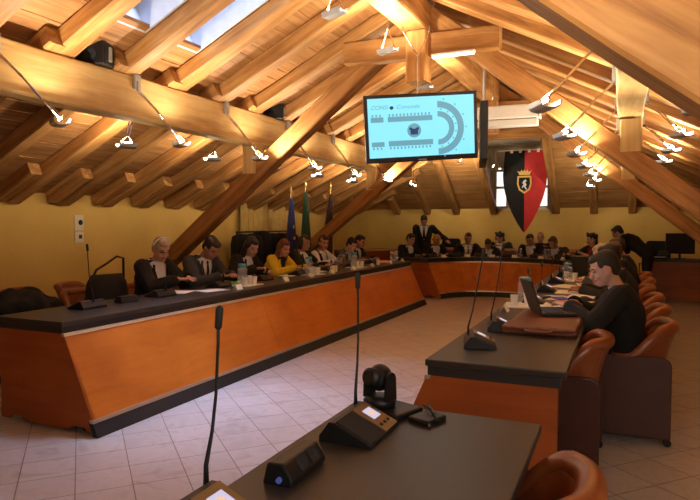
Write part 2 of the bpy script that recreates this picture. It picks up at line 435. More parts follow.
TS = .79
def truss(Y, label, w=.20, h=.20, dx=0, collar=True):
    t = empty('roof_truss', (RX, Y, 0), 0, label, 'truss', 'principal roof trusses')
    zt = 3.62; zb = .95; 
    x0 = XL+.05; z0 = .95+TS*(x0+5.58)
    beam('strut', (x0, Y, max(z0, .32)), (RX-.1, Y, .95+TS*(RX-.1+5.58)), w, h, M['beam'], t)
    x1 = XR-.05; z1 = 1.655-.80*(x1-.63)
    beam('strut', (x1, Y, max(z1, .2)), (RX+.05+dx, Y, 1.655-.80*(RX+dx+.05-.63)), w, h, M['beam'], t)
    if collar:
        beam('collar_beam', (-2.85, Y-.13, 3.38), (-1.16, Y-.13, 3.36), .16, .24, M['beam'], t)
        beam('king_post', (-2.0, Y-.19, 2.98), (-2.0, Y-.19, 3.5), .22, .2, M['beam'], t, up=V((0, 1, 0)))
    for px, n in ((PLX, 'left'), (PRX, 'right')) if collar else ():
        zz = (.95+TS*(px+5.58)) if n == 'left' else (1.655-.8*(px-.63))
        beam('post', (px, Y, zz+.05), (px, Y, PZ0+.02), .2, .2, M['purlin'], t, up=V((0, 1, 0)))
    return t
truss(2.16, 'massive nearest truss with a cracked brown strut crossing the top right', .24, .24, collar=False)
truss(6.4, 'middle truss with collar beam and short king post behind the hanging television')
truss(10.3, 'far truss with crossing struts just in front of the hipped end')

# speakers on the purlin
def speaker(y, label):
    e = empty('loudspeaker', (PLX+.02, y, PZ1), math.radians(-70), label, 'loudspeaker', 'loudspeakers on the left purlin')
    obj('cabinet', BX((-.09, -.13, 0), (.09, .13, .2)), M['black'], e, bevel=.015)
    bm = bmesh.new(); lathe(bm, [(.055, 0), (.06, .012), (.03, .012), (.01, .004)], n=20)
    obj('speaker_cone', bm, M['darkcloth'], e, Matrix.Translation((.085, 0, .09)) @ Matrix.Rotation(PI/2, 4, 'Y'))
    obj('bracket', BX((-.02, -.15, .04), (.02, .15, .16)), M['lampmetal'], e, bevel=.004)
speaker(3.92, 'black loudspeaker sitting on the left purlin nearest the camera')
speaker(6.85, 'black loudspeaker on the left purlin just left of the middle truss')

# ------------------------------------------------------------------ lamps
LIGHTS = []; LK = .88
def lamp_light(p, d, e, spread=172, size=.09, col=(1, .84, .62)):
    e = e*LK
    l = bpy.data.lights.new('halogen', 'AREA'); l.shape = 'DISK'; l.size = size; l.energy = e; l.color = col; l.spread = math.radians(spread)
    o = bpy.data.objects.new('halogen_light', l); COL.objects.link(o)
    o.location = p; o.rotation_euler = V(d).to_track_quat('-Z', 'Y').to_euler()
    return o
def bracket_lamp(anchor, head, label, group, power=24, aim=V((.3, 0, 1)), rz=0, plate=True):
    """wire-arm halogen: clip on the purlin, two rods, triangular stirrup, reflector and bulb"""
    a, h = V(anchor), V(head)
    e = empty('spot_lamp', a, 0, label, 'lamp', group)
    obj('clip', BX((-.015, -.035, -.02), (.015, .035, .11)), M['lampmetal'], e, bevel=.003)
    d = h-a; s = V((-d.y, d.x, 0)); s = s.normalized() if s.length > .01 else V((0, 1, 0))
    bm = bmesh.new()
    k = d*.72 + V((0, 0, -.01))
    for q in (-1, 1): tube(bm, [V((0, 0, .05))+s*.018*q, V((0, 0, -.02))+s*.018*q, d*.4+s*.016*q, k+s*.012*q], .0055, 6)
    obj('arm', bm, M['chrome'], e)
    bm = bmesh.new()
    for q in (-1, 1): tube(bm, [k, d+s*.055*q+V((0, 0, .01)), d+s*.055*q-V((0, 0, .02))], .006, 6)
    tube(bm, [d-s*.055-V((0, 0, .02)), d+s*.055-V((0, 0, .02))], .006, 6)
    obj('stirrup', bm, M['chrome'], e)
    # reflector plate (shallow trough) below the bulb
    az = math.atan2(s.y, s.x)
    T = Matrix.Translation(d-V((0, 0, .012))) @ Matrix.Rotation(az, 4, 'Z')
    bm = bmesh.new(); rs = []
    for x in (-.085, .085):
        out = [V((x, .062*math.cos(t), -.05*math.sin(t)**.5)) for t in [PI*i/8 for i in range(9)]]
        inn = [V((x, .055*math.cos(t), -.042*math.sin(t)**.5)) for t in [PI*i/8 for i in range(8, -1, -1)]]
        rs.append(out+inn)
    rings(bm, rs); obj('reflector', bm, M['lampmetal'], e, T)
    bm = bmesh.new(); tube(bm, [(-.045, 0, .004), (-.02, 0, .006), (.02, 0, .006), (.045, 0, .004)], [.008, .013, .013, .008], 8)
    obj('bulb', bm, M['bulb'], e, T)
    lo = lamp_light(h+V((0, 0, .022)), aim, power); LIGHTS.append(lo)
    return e
xi, xo = PLX+.1, PLX-.1
for k in range(-2, 6):
    y = 3.3+1.37*k
    bracket_lamp((xi+.018, y-.36, 2.74), (xi+.22, y, 2.29), 'halogen lamp on bent wire arm, room side of left purlin, %s from the near end' % ORD[k+2], 'halogen lamps along the left purlin', aim=V((.65, 0, .85)))
for k in range(6):
    y = 4.6+1.37*k
    bracket_lamp((xo-.018, y-.1, 2.56), (xo-.2, y, 2.30), 'small halogen lamp on the wall side of the left purlin, %s from the camera' % ORD[k], 'halogen lamps on the wall side of the left purlin', aim=V((-.75, 0, .35)), power=13)
for k in range(-3, 6):  # the negative ones are unseen, added and aimed to light the near strut
    if k == -1: continue
    y = 3.62+1.3*k
    bracket_lamp((PRX-.128, y+.2, 2.60), (PRX-.46, y, 2.20), 'halogen lamp on slanting arm left of the right purlin, %s from the near end' % ORD[k+3 if k < -1 else k+2], 'halogen lamps left of the right purlin', aim=V((-.08, 0, 1)) if k >= 0 else V((.5, .8, .35)))
for k in range(5):
    y = 5.0+1.3*k
    bracket_lamp((PRX+.128, y-.2, 2.60), (PRX+.42, y, 2.34), 'halogen lamp on arm right of the right purlin, %s from the camera' % ORD[k], 'halogen lamps right of the right purlin', aim=V((.0, 0, 1)), power=16)

def trapeze_lamp(p, label, power=22, drop=.22, w=.2):
    """triangle wire lamp hanging below the ridge, tray with a tube bulb"""
    e = empty('hanging_lamp', p, 0, label, 'lamp', 'triangular halogen lamps under the ridge')
    R = Matrix.Rotation(math.radians(-24), 4, 'Z')
    bm = bmesh.new()
    for q in (-1, 1): tube(bm, [R @ V((0, 0, drop)), R @ V((q*w/2, 0, 0))], .006, 6)
    tube(bm, [V((0, 0, drop)), V((0, 0, drop+.14))], .006, 6)
    obj('wire_triangle', bm, M['chrome'], e)
    bm = bmesh.new(); rs = []
    for x in (-w/2-.01, w/2+.01):
        rs.append([R @ V((x, a, b)) for a, b in ((-.045, .02), (-.035, -.02), (.035, -.02), (.045, .02), (.04, .02), (.03, -.014), (-.03, -.014), (-.04, .02))])
    rings(bm, rs); obj('tray', bm, M['lampmetal'], e)
    bm = bmesh.new(); tube(bm, [R @ V((-w*.35, 0, .008)), R @ V((w*.35, 0, .008))], .011, 8); obj('bulb', bm, M['bulb'], e)
    lamp_light(V(p)+V((0, 0, .03)), (0, 0, 1), power, 170)
trapeze_lamp((-2.06, 4.3, 3.12), 'triangular wire lamp hanging at the top centre of the photo, nearest the camera')
trapeze_lamp((-2.12, 5.62, 3.18), 'triangular wire lamp hanging just left of the television stirrup')
trapeze_lamp((-2.3, 7.4, 3.2), 'small triangular lamp just above the top edge of the television')
trapeze_lamp((-1.75, 9.0, 3.15), 'triangular lamp between the television and the projector screen', 22)
trapeze_lamp((-2.25, 11.8, 2.55), 'small triangular lamp hanging in front of the black half of the banner', 8, w=.16)

# ------------------------------------------------------------------ television
def tv():
    p = CM @ V((0, 0, -1))   # viewing direction of someone at the near end
    Y = 5.9
    def P(px, py):
        d = CM @ V((px-350, 250-py, -F_PX)); return V((0, 0, EYE)) + d*(Y/d.y)
    c = V((-1.87, 5.9, 2.465))
    e = empty('television', c, math.radians(27), 'wide hanging television showing the seating plan on a pale blue screen', 'television')
    T = Matrix.Rotation(math.radians(-3.4), 4, 'Y') @ Matrix.Rotation(math.radians(6), 4, 'X')
    W, H = 1.13, .665
    obj('casing', BX((-W/2, -.03, -H/2), (W/2, .05, H/2), T), M['black'], e, bevel=.008)
    sw, sh = W-.07, H-.085
    TT = T @ Matrix.Translation((0, -.031, .008))
    s = obj('screen', BX((-sw/2, -.002, -sh/2), (sw/2, .002, sh/2), TT), M['screen'], e)
    def U(u, v): return (-sw/2+sw*u, sh/2-sh*v)    # 0..1 from the top left
    bm = bmesh.new(); bd = bmesh.new()
    def rect(u0, v0, u1, v1, b=bm, d=-.0042):
        x0, z0 = U(u0, v0); x1, z1 = U(u1, v1); box(b, (x0, d, z1), (x1, -.0021, z0), TT)
    rect(.025, .315, .145, .40); rect(.185, .315, .605, .40); rect(.025, .73, .145, .81); rect(.185, .72, .605, .81)
    for k in range(12): rect(.195+k*.034, .265, .21+k*.034, .31); rect(.195+k*.034, .82, .21+k*.034, .86)
    for k in range(3): rect(.035+k*.036, .27, .05+k*.036, .31); rect(.035+k*.036, .82, .05+k*.036, .86)
    for r0, r1 in ((.112, .165), (.20, .262)):
        cx, cz = U(.655, .54); n = 24
        for k in range(n):
            a0, a1 = -PI/2+PI*k/n, -PI/2+PI*(k+1)/n
            prism(bm, [(cx+r0*math.cos(a0), cz+r0*math.sin(a0)), (cx+r1*math.cos(a0), cz+r1*math.sin(a0)), (cx+r1*math.cos(a1), cz+r1*math.sin(a1)), (cx+r0*math.cos(a1), cz+r0*math.sin(a1))], -.0042, -.0021, M=TT)
    for rr, nn in ((.185, 8), (.285, 7)):
        for k in range(nn):
            a = -PI/2+PI*(k+.5)/nn; cx, cz = U(.655, .54); x, z = cx+rr*math.cos(a), cz+rr*math.sin(a)
            box(bm, (x-.007, -.0042, z-.007), (x+.007, -.0021, z+.007), TT)
    cx, cz = U(.43, .56)
    for k in range(20):
        a0, a1 = 2*PI*k/20, 2*PI*(k+1)/20
        prism(bm, [(cx, cz), (cx+.07*math.cos(a0), cz+.07*math.sin(a0)), (cx+.07*math.cos(a1), cz+.07*math.sin(a1))], -.0042, -.0021, M=TT)
    obj('seating_plan', bm, M['scr_grey'], s)
    rect(.395, .53, .465, .63, bd, -.006); rect(.385, .51, .41, .55, bd, -.006); rect(.45, .51, .475, .55, bd, -.006)
    obj('emblem', bd, M['scr_dark'], s); bd = bmesh.new()
    x, z = U(.225, .165)
    for k in range(12):
        a0, a1 = 2*PI*k/12, 2*PI*(k+1)/12
        prism(bd, [(x, z), (x+.02*math.cos(a0), z+.017*math.sin(a0)), (x+.02*math.cos(a1), z+.017*math.sin(a1))], -.0042, -.0021, M=TT)
    obj('caption_dot', bd, M['scr_dark'], s)
    for txt, u, nm in (('CONSI', .03, 'caption'), ('Comunale', .27, 'caption')):
        cu = bpy.data.curves.new('caption', 'FONT'); cu.body = txt; cu.size = .056; cu.extrude = .0005; cu.shear = .2
        to = bpy.data.objects.new('tmp', cu); COL.objects.link(to)
        bpy.context.view_layer.update()
        me = bpy.data.meshes.new_from_object(to.evaluated_get(bpy.context.evaluated_depsgraph_get())); bpy.data.objects.remove(to)
        x, z = U(u, .185)
        me.transform(TT @ Matrix.Translation((x, -.003, z)) @ Matrix.Rotation(PI/2, 4, 'X'))
        me.materials.clear(); me.materials.append(M['scr_grey'])
        o = bpy.data.objects.new(nm, me); COL.objects.link(o); o.parent = s
    # hanging cables and pole
    bm = bmesh.new()
    top = V((-.10, .0, .93)); mid = V((-.06, .03, .72))
    a = T @ V((-.02, .02, H/2))
    tube(bm, [a, V((a.x, a.y, .70))], .007, 6)
    tube(bm, [V((a.x, a.y, .70)), V((a.x-.14, a.y, .93)), V((a.x-.15, a.y, 1.0))], .007, 6); tube(bm, [V((a.x, a.y, .70)), V((a.x+.11, a.y, .93)), V((a.x+.12, a.y, 1.0))], .007, 6)
    obj('suspension_wire', bm, M['chrome'], e)
    obj('brand_plate', BX((-.04, -.033, -H/2+.012), (.04, -.031, -H/2+.022), T), M['lampmetal'], e)
    # second set back to back
    e2 = empty('television', c+V((.46, .82, -.01)), math.radians(103), 'second dark television hung behind the lit one, seen edge-on', 'television')
    obj('casing', BX((-.47, -.03, -.3), (.47, .05, .3)), M['black'], e2, bevel=.01)
    obj('screen', BX((-.44, .051, -.27), (.44, .053, .27)), M['apron'], e2)
    bm = bmesh.new(); tube(bm, [(0, .01, .3), (0, .01, 1.1)], .012, 8); obj('suspension_pole', bm, M['lampmetal'], e2)
tv()

# projector screen case
e = empty('projector_screen', (-1.42, 9.0, 3.02), math.radians(2), 'cream roll-down projector screen case hanging beside the television', 'screen case')
obj('case', BX((-.55, -.1, -.02), (.30, .1, .17)), M['white'], e, bevel=.02)
obj('lower_box', BX((-.55, -.08, -.13), (.29, .08, -.03)), M['white'], e, bevel=.015)
obj('end_cap', BX((.30, -.105, -.03), (.325, .105, .18)), M['white'], e, bevel=.01)
bm = bmesh.new()
for x in (-.45, .2): tube(bm, [(x, 0, .17), (x, 0, .75)], .006, 6)
obj('hanging_rod', bm, M['lampmetal'], e)
# fluorescent rail under the collar
e = empty('strip_light', (-1.78, 6.12, 3.215), 0, 'slim lit strip light along the lower edge of the collar beam', 'lamp')
obj('housing', BX((-.05, -.03, 0), (.40, .03, .02)), M['white'], e, bevel=.004)
bm = bmesh.new(); tube(bm, [(-.04, 0, -.012), (.39, 0, -.012)], .011, 8); obj('light_tube', bm, M['tubeglow'], e)
LIGHTS.append(lamp_light((-1.6, 6.1, 3.18), (0, 0, -1), 3, 170, .3))
LIGHTS.append(lamp_light((-2.3, 8.2, 2.9), (0, .2, 1), 16, 170, .1)) if False else None

# ------------------------------------------------------------------ desks
DH = .80
def cherry_front(bm, x_top, x_bot, y0, y1, z0=.115, z1=.70, th=.025):
    s = 1 if x_bot > x_top else -1
    prism(bm, [(x_top, z1), (x_bot, z0), (x_bot-s*th, z0), (x_top-s*th, z1)], y0, y1)
def long_desk(name, y0, y1, xb, xf, xbot, label, seams=()):
    """xb = user side edge, xf = front edge of the top, xbot = foot of the slanting front"""
    s = 1 if xf > xb else -1
    e = empty(name, ((xb+xf)/2, y0, 0), 0, label, 'desk'); O = V(e.location)
    X = lambda x: x-O.x
    def B(x0, x1, a, b, z0, z1): return BX((min(X(x0), X(x1)), a-O.y, z0), (max(X(x0), X(x1)), b-O.y, z1))
    obj('desktop', B(xb, xf, y0, y1, .765, DH), M['top'], e, bevel=.006)
    obj('apron', B(xb+s*.03, xf-s*.012, y0+.012, y1-.012, .715, .765), M['apron'], e)
    xt = xf-s*.0
    slope = (xbot-xt)/(.70-.0)
    xx = lambda z: xt+slope*(.70-z)
    ys = [y0+.02]+list(seams)+[y1-.02]
    for a, b in zip(ys[:-1], ys[1:]):
        bm = bmesh.new(); cherry_front(bm, X(xx(.70)), X(xx(.12)), a+.002-O.y, b-.002-O.y, .12, .70); obj('front_panel', bm, M['cherry'], e)
    for z0, z1, n in ((.695, .717, 'trim_strip'), (.098, .122, 'trim_strip')):
        bm = bmesh.new(); prism(bm, [(X(xx(z0))+s*.008, z0), (X(xx(z1))+s*.008, z1), (X(xx(z1))-s*.02, z1), (X(xx(z0))-s*.02, z0)], y0+.01-O.y, y1-.01-O.y)
        obj(n, bm, M['alu'], e)
    bm = bmesh.new(); prism(bm, [(X(xx(.098))+s*.004, .098), (X(xx(0))+s*.004, .002), (X(xx(0))-s*.04, .002), (X(xx(.098))-s*.04, .098)], y0+.012-O.y, y1-.012-O.y)
    obj('kick_plate', bm, M['blackrub'], e)
    # end panels with scooped foot cut-outs
    def endp(ya):
        xo_, xi_ = X(xb+s*.04), X(xx(0))-s*.01
        poly = [(X(xb+s*.04), .715), (X(xx(.715)), .715), (X(xx(.02)), .02)]
        def notch(xc, w):
            return [(xc+s*w, .03), (xc+s*w*.7, .06), (xc-s*w*.7, .06), (xc-s*w, .03)]
        poly += [(X(xx(0))-s*.07, .03)]+notch(X(xx(0))-s*.19, .09)+[(X(xx(0))-s*.33, .03), (X(xb)+s*.34, .03)]+notch(X(xb)+s*.22, .09)+[(X(xb+s*.04), .03)]
        bm = bmesh.new(); prism(bm, poly, ya-O.y, ya+.025-O.y); obj('end_panel', bm, M['cherry_shaded'], e)
    endp(y0+.015); endp(y1-.04)
    # castor blocks inside
    for yy in (y0+.1, y1-.14):
        for xc in (xx(0)-s*.19, xb+s*.22):
            bm = bmesh.new(); tube(bm, [(X(xc)-.018, yy-O.y, .03), (X(xc)+.018, yy-O.y, .03)], .029, 12)
            obj('castor', bm, M['blackrub'], e)
    bm = B(xb+s*.10, xb+s*.12, y0+.05, y1-.05, .30, .715); obj('inner_panel', bm, M['cherry_shaded'], e)
    return e
long_desk('council_desk', 3.10, 10.93, -4.36, -3.64, -3.33, 'very long curved-fronted council desk with orange cherry panels along the left', seams=(5.7, 8.3))
long_desk('council_desk', 3.02, 10.4, -.235, -.93, -1.24, 'council desk on the right where the man types on his laptop', seams=(5.5, 7.9))
long_desk('council_desk', .35, 2.20, -.25, -.96, -1.26, 'nearest desk in the foreground with dark top and camera')

def arc_desk():
    cx, cy = -2.26, 11.75; e = empty('council_desk', (cx, cy, 0), 0, 'far semicircular desk with orange front closing the horseshoe', 'desk')
    def ring(r0, r1, z0, z1, mat, name, n=28, a0=6, a1=174, ky=.82):
        """r0/r1: (bottom, top) radii pairs allowed"""
        r0b, r0t = r0 if isinstance(r0, tuple) else (r0, r0); r1b, r1t = r1 if isinstance(r1, tuple) else (r1, r1)
        bm = bmesh.new(); rs = []
        for k in range(n+1):
            a = math.radians(a0+(a1-a0)*k/n); c, s = math.cos(a), math.sin(a)*ky
            rs.append([V((r0b*c, r0b*s, z0)), V((r1b*c, r1b*s, z0)), V((r1t*c, r1t*s, z1)), V((r0t*c, r0t*s, z1))])
        rings(bm, rs); return obj(name, bm, mat, e)
    ring(1.34, 2.05, .765, DH, M['top'], 'desktop'); ring(1.36, 2.0, .715, .765, M['apron'], 'apron')
    for i in range(4):
        a = 6+42*i
        ring((1.075, 1.33), (1.10, 1.355), .12, .70, M['cherry'], 'front_panel', n=8, a0=a+.2, a1=a+41.8)
    ring((1.32, 1.325), 1.35, .695, .717, M['alu'], 'trim_strip'); ring((1.06, 1.068), 1.1, .10, .122, M['alu'], 'trim_strip')
    ring((1.03, 1.07), 1.1, .002, .10, M['blackrub'], 'kick_plate')
    for a in (6, 174):
        t = math.radians(a); c, s = math.cos(t), math.sin(t)*.82
        bm = bmesh.new(); pts = [(1.34, .715), (2.0, .715), (2.0, .03), (1.82, .03), (1.8, .06), (1.66, .06), (1.64, .03), (1.4, .03), (1.38, .06), (1.24, .06), (1.22, .03), (1.06, .03)]
        sg = .02 if a > 90 else .02
        rings(bm, [[V((r*c, r*s-q, z)) for r, z in pts] for q in (.0, .025)]); obj('end_panel', bm, M['cherry_shaded'], e)
    return e
arc_desk()
# second row (higher, straight modules)
def rear_desk(loc, rz, L, label):
    e = empty('rear_desk', loc, rz, label, 'desk', 'plain desks of the back row')
    obj('desktop', BX((-L/2, -.05, .90), (L/2, .45, .93)), M['mahog'], e, bevel=.004)
    obj('front_panel', BX((-L/2, -.03, .05), (L/2, 0, .90)), M['cherry_shaded'], e)
    obj('edge_strip', BX((-L/2, -.065, .895), (L/2, -.05, .935)), M['purlin'], e)
    obj('inner_shelf', BX((-L/2+.03, .02, .70), (L/2-.03, .42, .72)), M['mahog'], e)
    for x in (-L/2, L/2-.03): obj('side_panel', BX((x, 0, 0), (x+.03, .43, .90)), M['mahog'], e)
rear_desk((-3.45, 14.12, 0), .0, 1.15, 'back-row desk below the shield banner, left of the three')
rear_desk((-2.2, 14.12, 0), 0, 1.2, 'back-row desk directly below the tip of the banner')
rear_desk((-1.0, 14.12, 0), 0, 1.1, 'back-row desk right of the banner tip')
rear_desk((-5.15, 12.7, 0), math.radians(62), 1.5, 'back-row desk standing aslant near the left rear corner')
# clerk's desk
e = empty('clerk_desk', (.85, 13.35, 0), 0, 'dark red wooden desk standing at the back right below the sloping strut', 'desk')
obj('desktop', BX((-.50, -.4, .78), (.55, .4, .82)), M['apron'], e, bevel=.005)
obj('front_panel', BX((-.46, -.37, .04), (.50, -.34, .78)), M['mahog'], e)
for x in (-.48, .50): obj('side_panel', BX((x, -.36, 0), (x+.03, .38, .78)), M['mahog'], e)
obj('back_rail', BX((-.46, .3, .5), (.5, .33, .78)), M['mahog'], e)

# ------------------------------------------------------------------ tub chairs
def tub_chair():
    """faces local +Y (seat front), back at -Y"""
    e = empty('tub_chair', (0, 0, 0))
    for sx in (-1, 1):
        bm = bmesh.new(); pts = [(-.27, .05), (.26, .05), (.26, .58), (.24, .60)]
        for k in range(7):
            a = PI/2+PI/2*k/6; pts.append((-.21+.06*math.cos(a), .54+.06*math.sin(a)))
        x0 = sx*.30; prism(bm, pts, min(x0, x0-sx*.035), max(x0, x0-sx*.035), axis='x')
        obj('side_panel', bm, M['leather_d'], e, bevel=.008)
    obj('base', BX((-.262, -.25, .07), (.262, .24, .14)), M['blackrub'], e, bevel=.01)
    for sx in (-1, 1):
        for sy in (-.25, .22):
            bm = bmesh.new(); tube(bm, [(sx*.28-.012, sy, .026), (sx*.28+.012, sy, .026)], .026, 12)
            tube(bm, [(sx*.28, sy, .03), (sx*.28, sy, .075)], .012, 8); obj('castor', bm, M['blackrub'], e)
    bm = bmesh.new(); rs = []
    for z, sc in ((.14, .94), (.16, 1), (.38, 1), (.43, .97), (.455, .88)):
        rs.append([V((.26*sc*max(-1, min(1, 1.25*math.cos(t))), .02+.24*sc*max(-1, min(1, 1.25*math.sin(t))), z)) for t in [2*PI*i/28 for i in range(28)]])
    rings(bm, rs); obj('seat', bm, M['leather'], e, smooth=False, bevel=.01)
    # wrap-around shell, inside the panels, flaring backwards over them
    bm = bmesh.new(); nu, nv = 30, 9; th = .055
    def S(u, v, off):
        a = math.radians(-118+236*u)            # 0 = straight back
        flare = v**1.7
        rx = .185+off+.045*flare
        k = max(0, min(1, (math.degrees(abs(a))-38)/62)); k = k*k*(3-2*k)
        top = .775-.205*k
        z = .38+(top-.38)*v
        fl = 1-.55*k
        return V((rx*math.copysign(abs(math.sin(a))**.75, a), -.03-(.15+off+.095*flare*fl)*math.cos(a)*(1 if math.cos(a) > 0 else 1.25), z))
    rs = []
    for i in range(nu+1):
        u = i/nu; r = [S(u, j/nv, 0) for j in range(nv+1)]
        topc = [S(u, 1, t) + V((0, 0, .028*math.sin(PI*t/th))) for t in (.0137, .0275, .041)]
        r += topc + [S(u, j/nv, th) for j in range(nv, -1, -1)]
        rs.append(r)
    rings(bm, rs); obj('back_shell', bm, M['leather'], e, smooth=True)
    bm = bmesh.new()
    tube(bm, [S(i/36, 1, th/2)+V((0, 0, .006)) for i in range(37)], [.028+.013*math.sin(PI*i/36)**2 for i in range(37)], 14)
    obj('padded_rim', bm, M['leather'], e, smooth=True)
    return e
proto_chair = tub_chair(); first = [True]
def chair(x, y, face, label, group, z=0):
    """face = direction the sitter looks (degrees, 0 = +Y, -90 = +X)"""
    o = proto_chair if first[0] else copy_tree(proto_chair); first[0] = False
    o.location = (x, y, z); o.rotation_euler.z = math.radians(face); tag(o, label, 'chair', group); return o

# ------------------------------------------------------------------ people
def limb(bm, p0, p1, r0, r1, n=10):
    p0, p1 = V(p0), V(p1); d = p1-p0; L = d.length; u = d/L; pts, rr = [], []
    for k in range(4): a = PI/2*(1-k/4); pts.append(p0-u*r0*math.sin(a)*.98); rr.append(max(r0*math.cos(a), r0*.08))
    for k in range(5): t = k/4; pts.append(p0+d*t); rr.append(r0+(r1-r0)*t)
    for k in range(1, 5): a = PI/2*k/4; pts.append(p1+u*r1*math.sin(a)*.98); rr.append(max(r1*math.cos(a), r1*.08))
    s, w_ = frame(u); rs = []
    for p, r in zip(pts, rr): rs.append([p+(s*math.cos(2*PI*k/n)+w_*math.sin(2*PI*k/n))*r for k in range(n)])
    rings(bm, rs)
def loft(bm, secs, side, n=16):
    """secs: (centre, rx, ry, normal_forward)"""
    rs = []
    for c, rx, ry, fw in secs:
        rs.append([V(c)+side*rx*math.cos(2*PI*k/n)+fw*ry*math.sin(2*PI*k/n) for k in range(n)])
    rings(bm, rs)
def ball(bm, c, r, M3=None, seg=12):
    g = bmesh.ops.create_uvsphere(bm, u_segments=seg, v_segments=max(6, seg*2//3), radius=1)
    for v in g['verts']:
        p = V((v.co.x*r[0], v.co.y*r[1], v.co.z*r[2]))
        v.co = (M3 @ p if M3 else p)+V(c)
def remesh(bm, vox, it=2, disp=0, seed=0):
    me = bpy.data.meshes.new('t'); bmesh.ops.recalc_face_normals(bm, faces=bm.faces[:]); bm.to_mesh(me); bm.free()
    o = bpy.data.objects.new('t', me); COL.objects.link(o)
    m = o.modifiers.new('r', 'REMESH'); m.mode = 'VOXEL'; m.voxel_size = vox
    if it:
        s = o.modifiers.new('s', 'SMOOTH'); s.iterations = it; s.factor = .5
    bpy.context.view_layer.update()
    res = bpy.data.meshes.new_from_object(o.evaluated_get(bpy.context.evaluated_depsgraph_get()))
    bpy.data.objects.remove(o); bpy.data.meshes.remove(me)
    out = bmesh.new(); out.from_mesh(res); bpy.data.meshes.remove(res)
    if disp:
        out.normal_update()
        for v in out.verts: v.co += v.normal*disp*noise.noise(v.co*9+V((seed, 0, 0)))
    return out
def ik(a, b, l1, l2, pole):
    a, b = V(a), V(b); d = b-a; L = min(d.length, (l1+l2)*.995); u = d.normalized(); b = a+u*L
    x = (l1*l1-l2*l2+L*L)/(2*L); h = math.sqrt(max(l1*l1-x*x, 0)); p = V(pole)-u*V(pole).dot(u)
    return a+u*x+p.normalized()*h, b

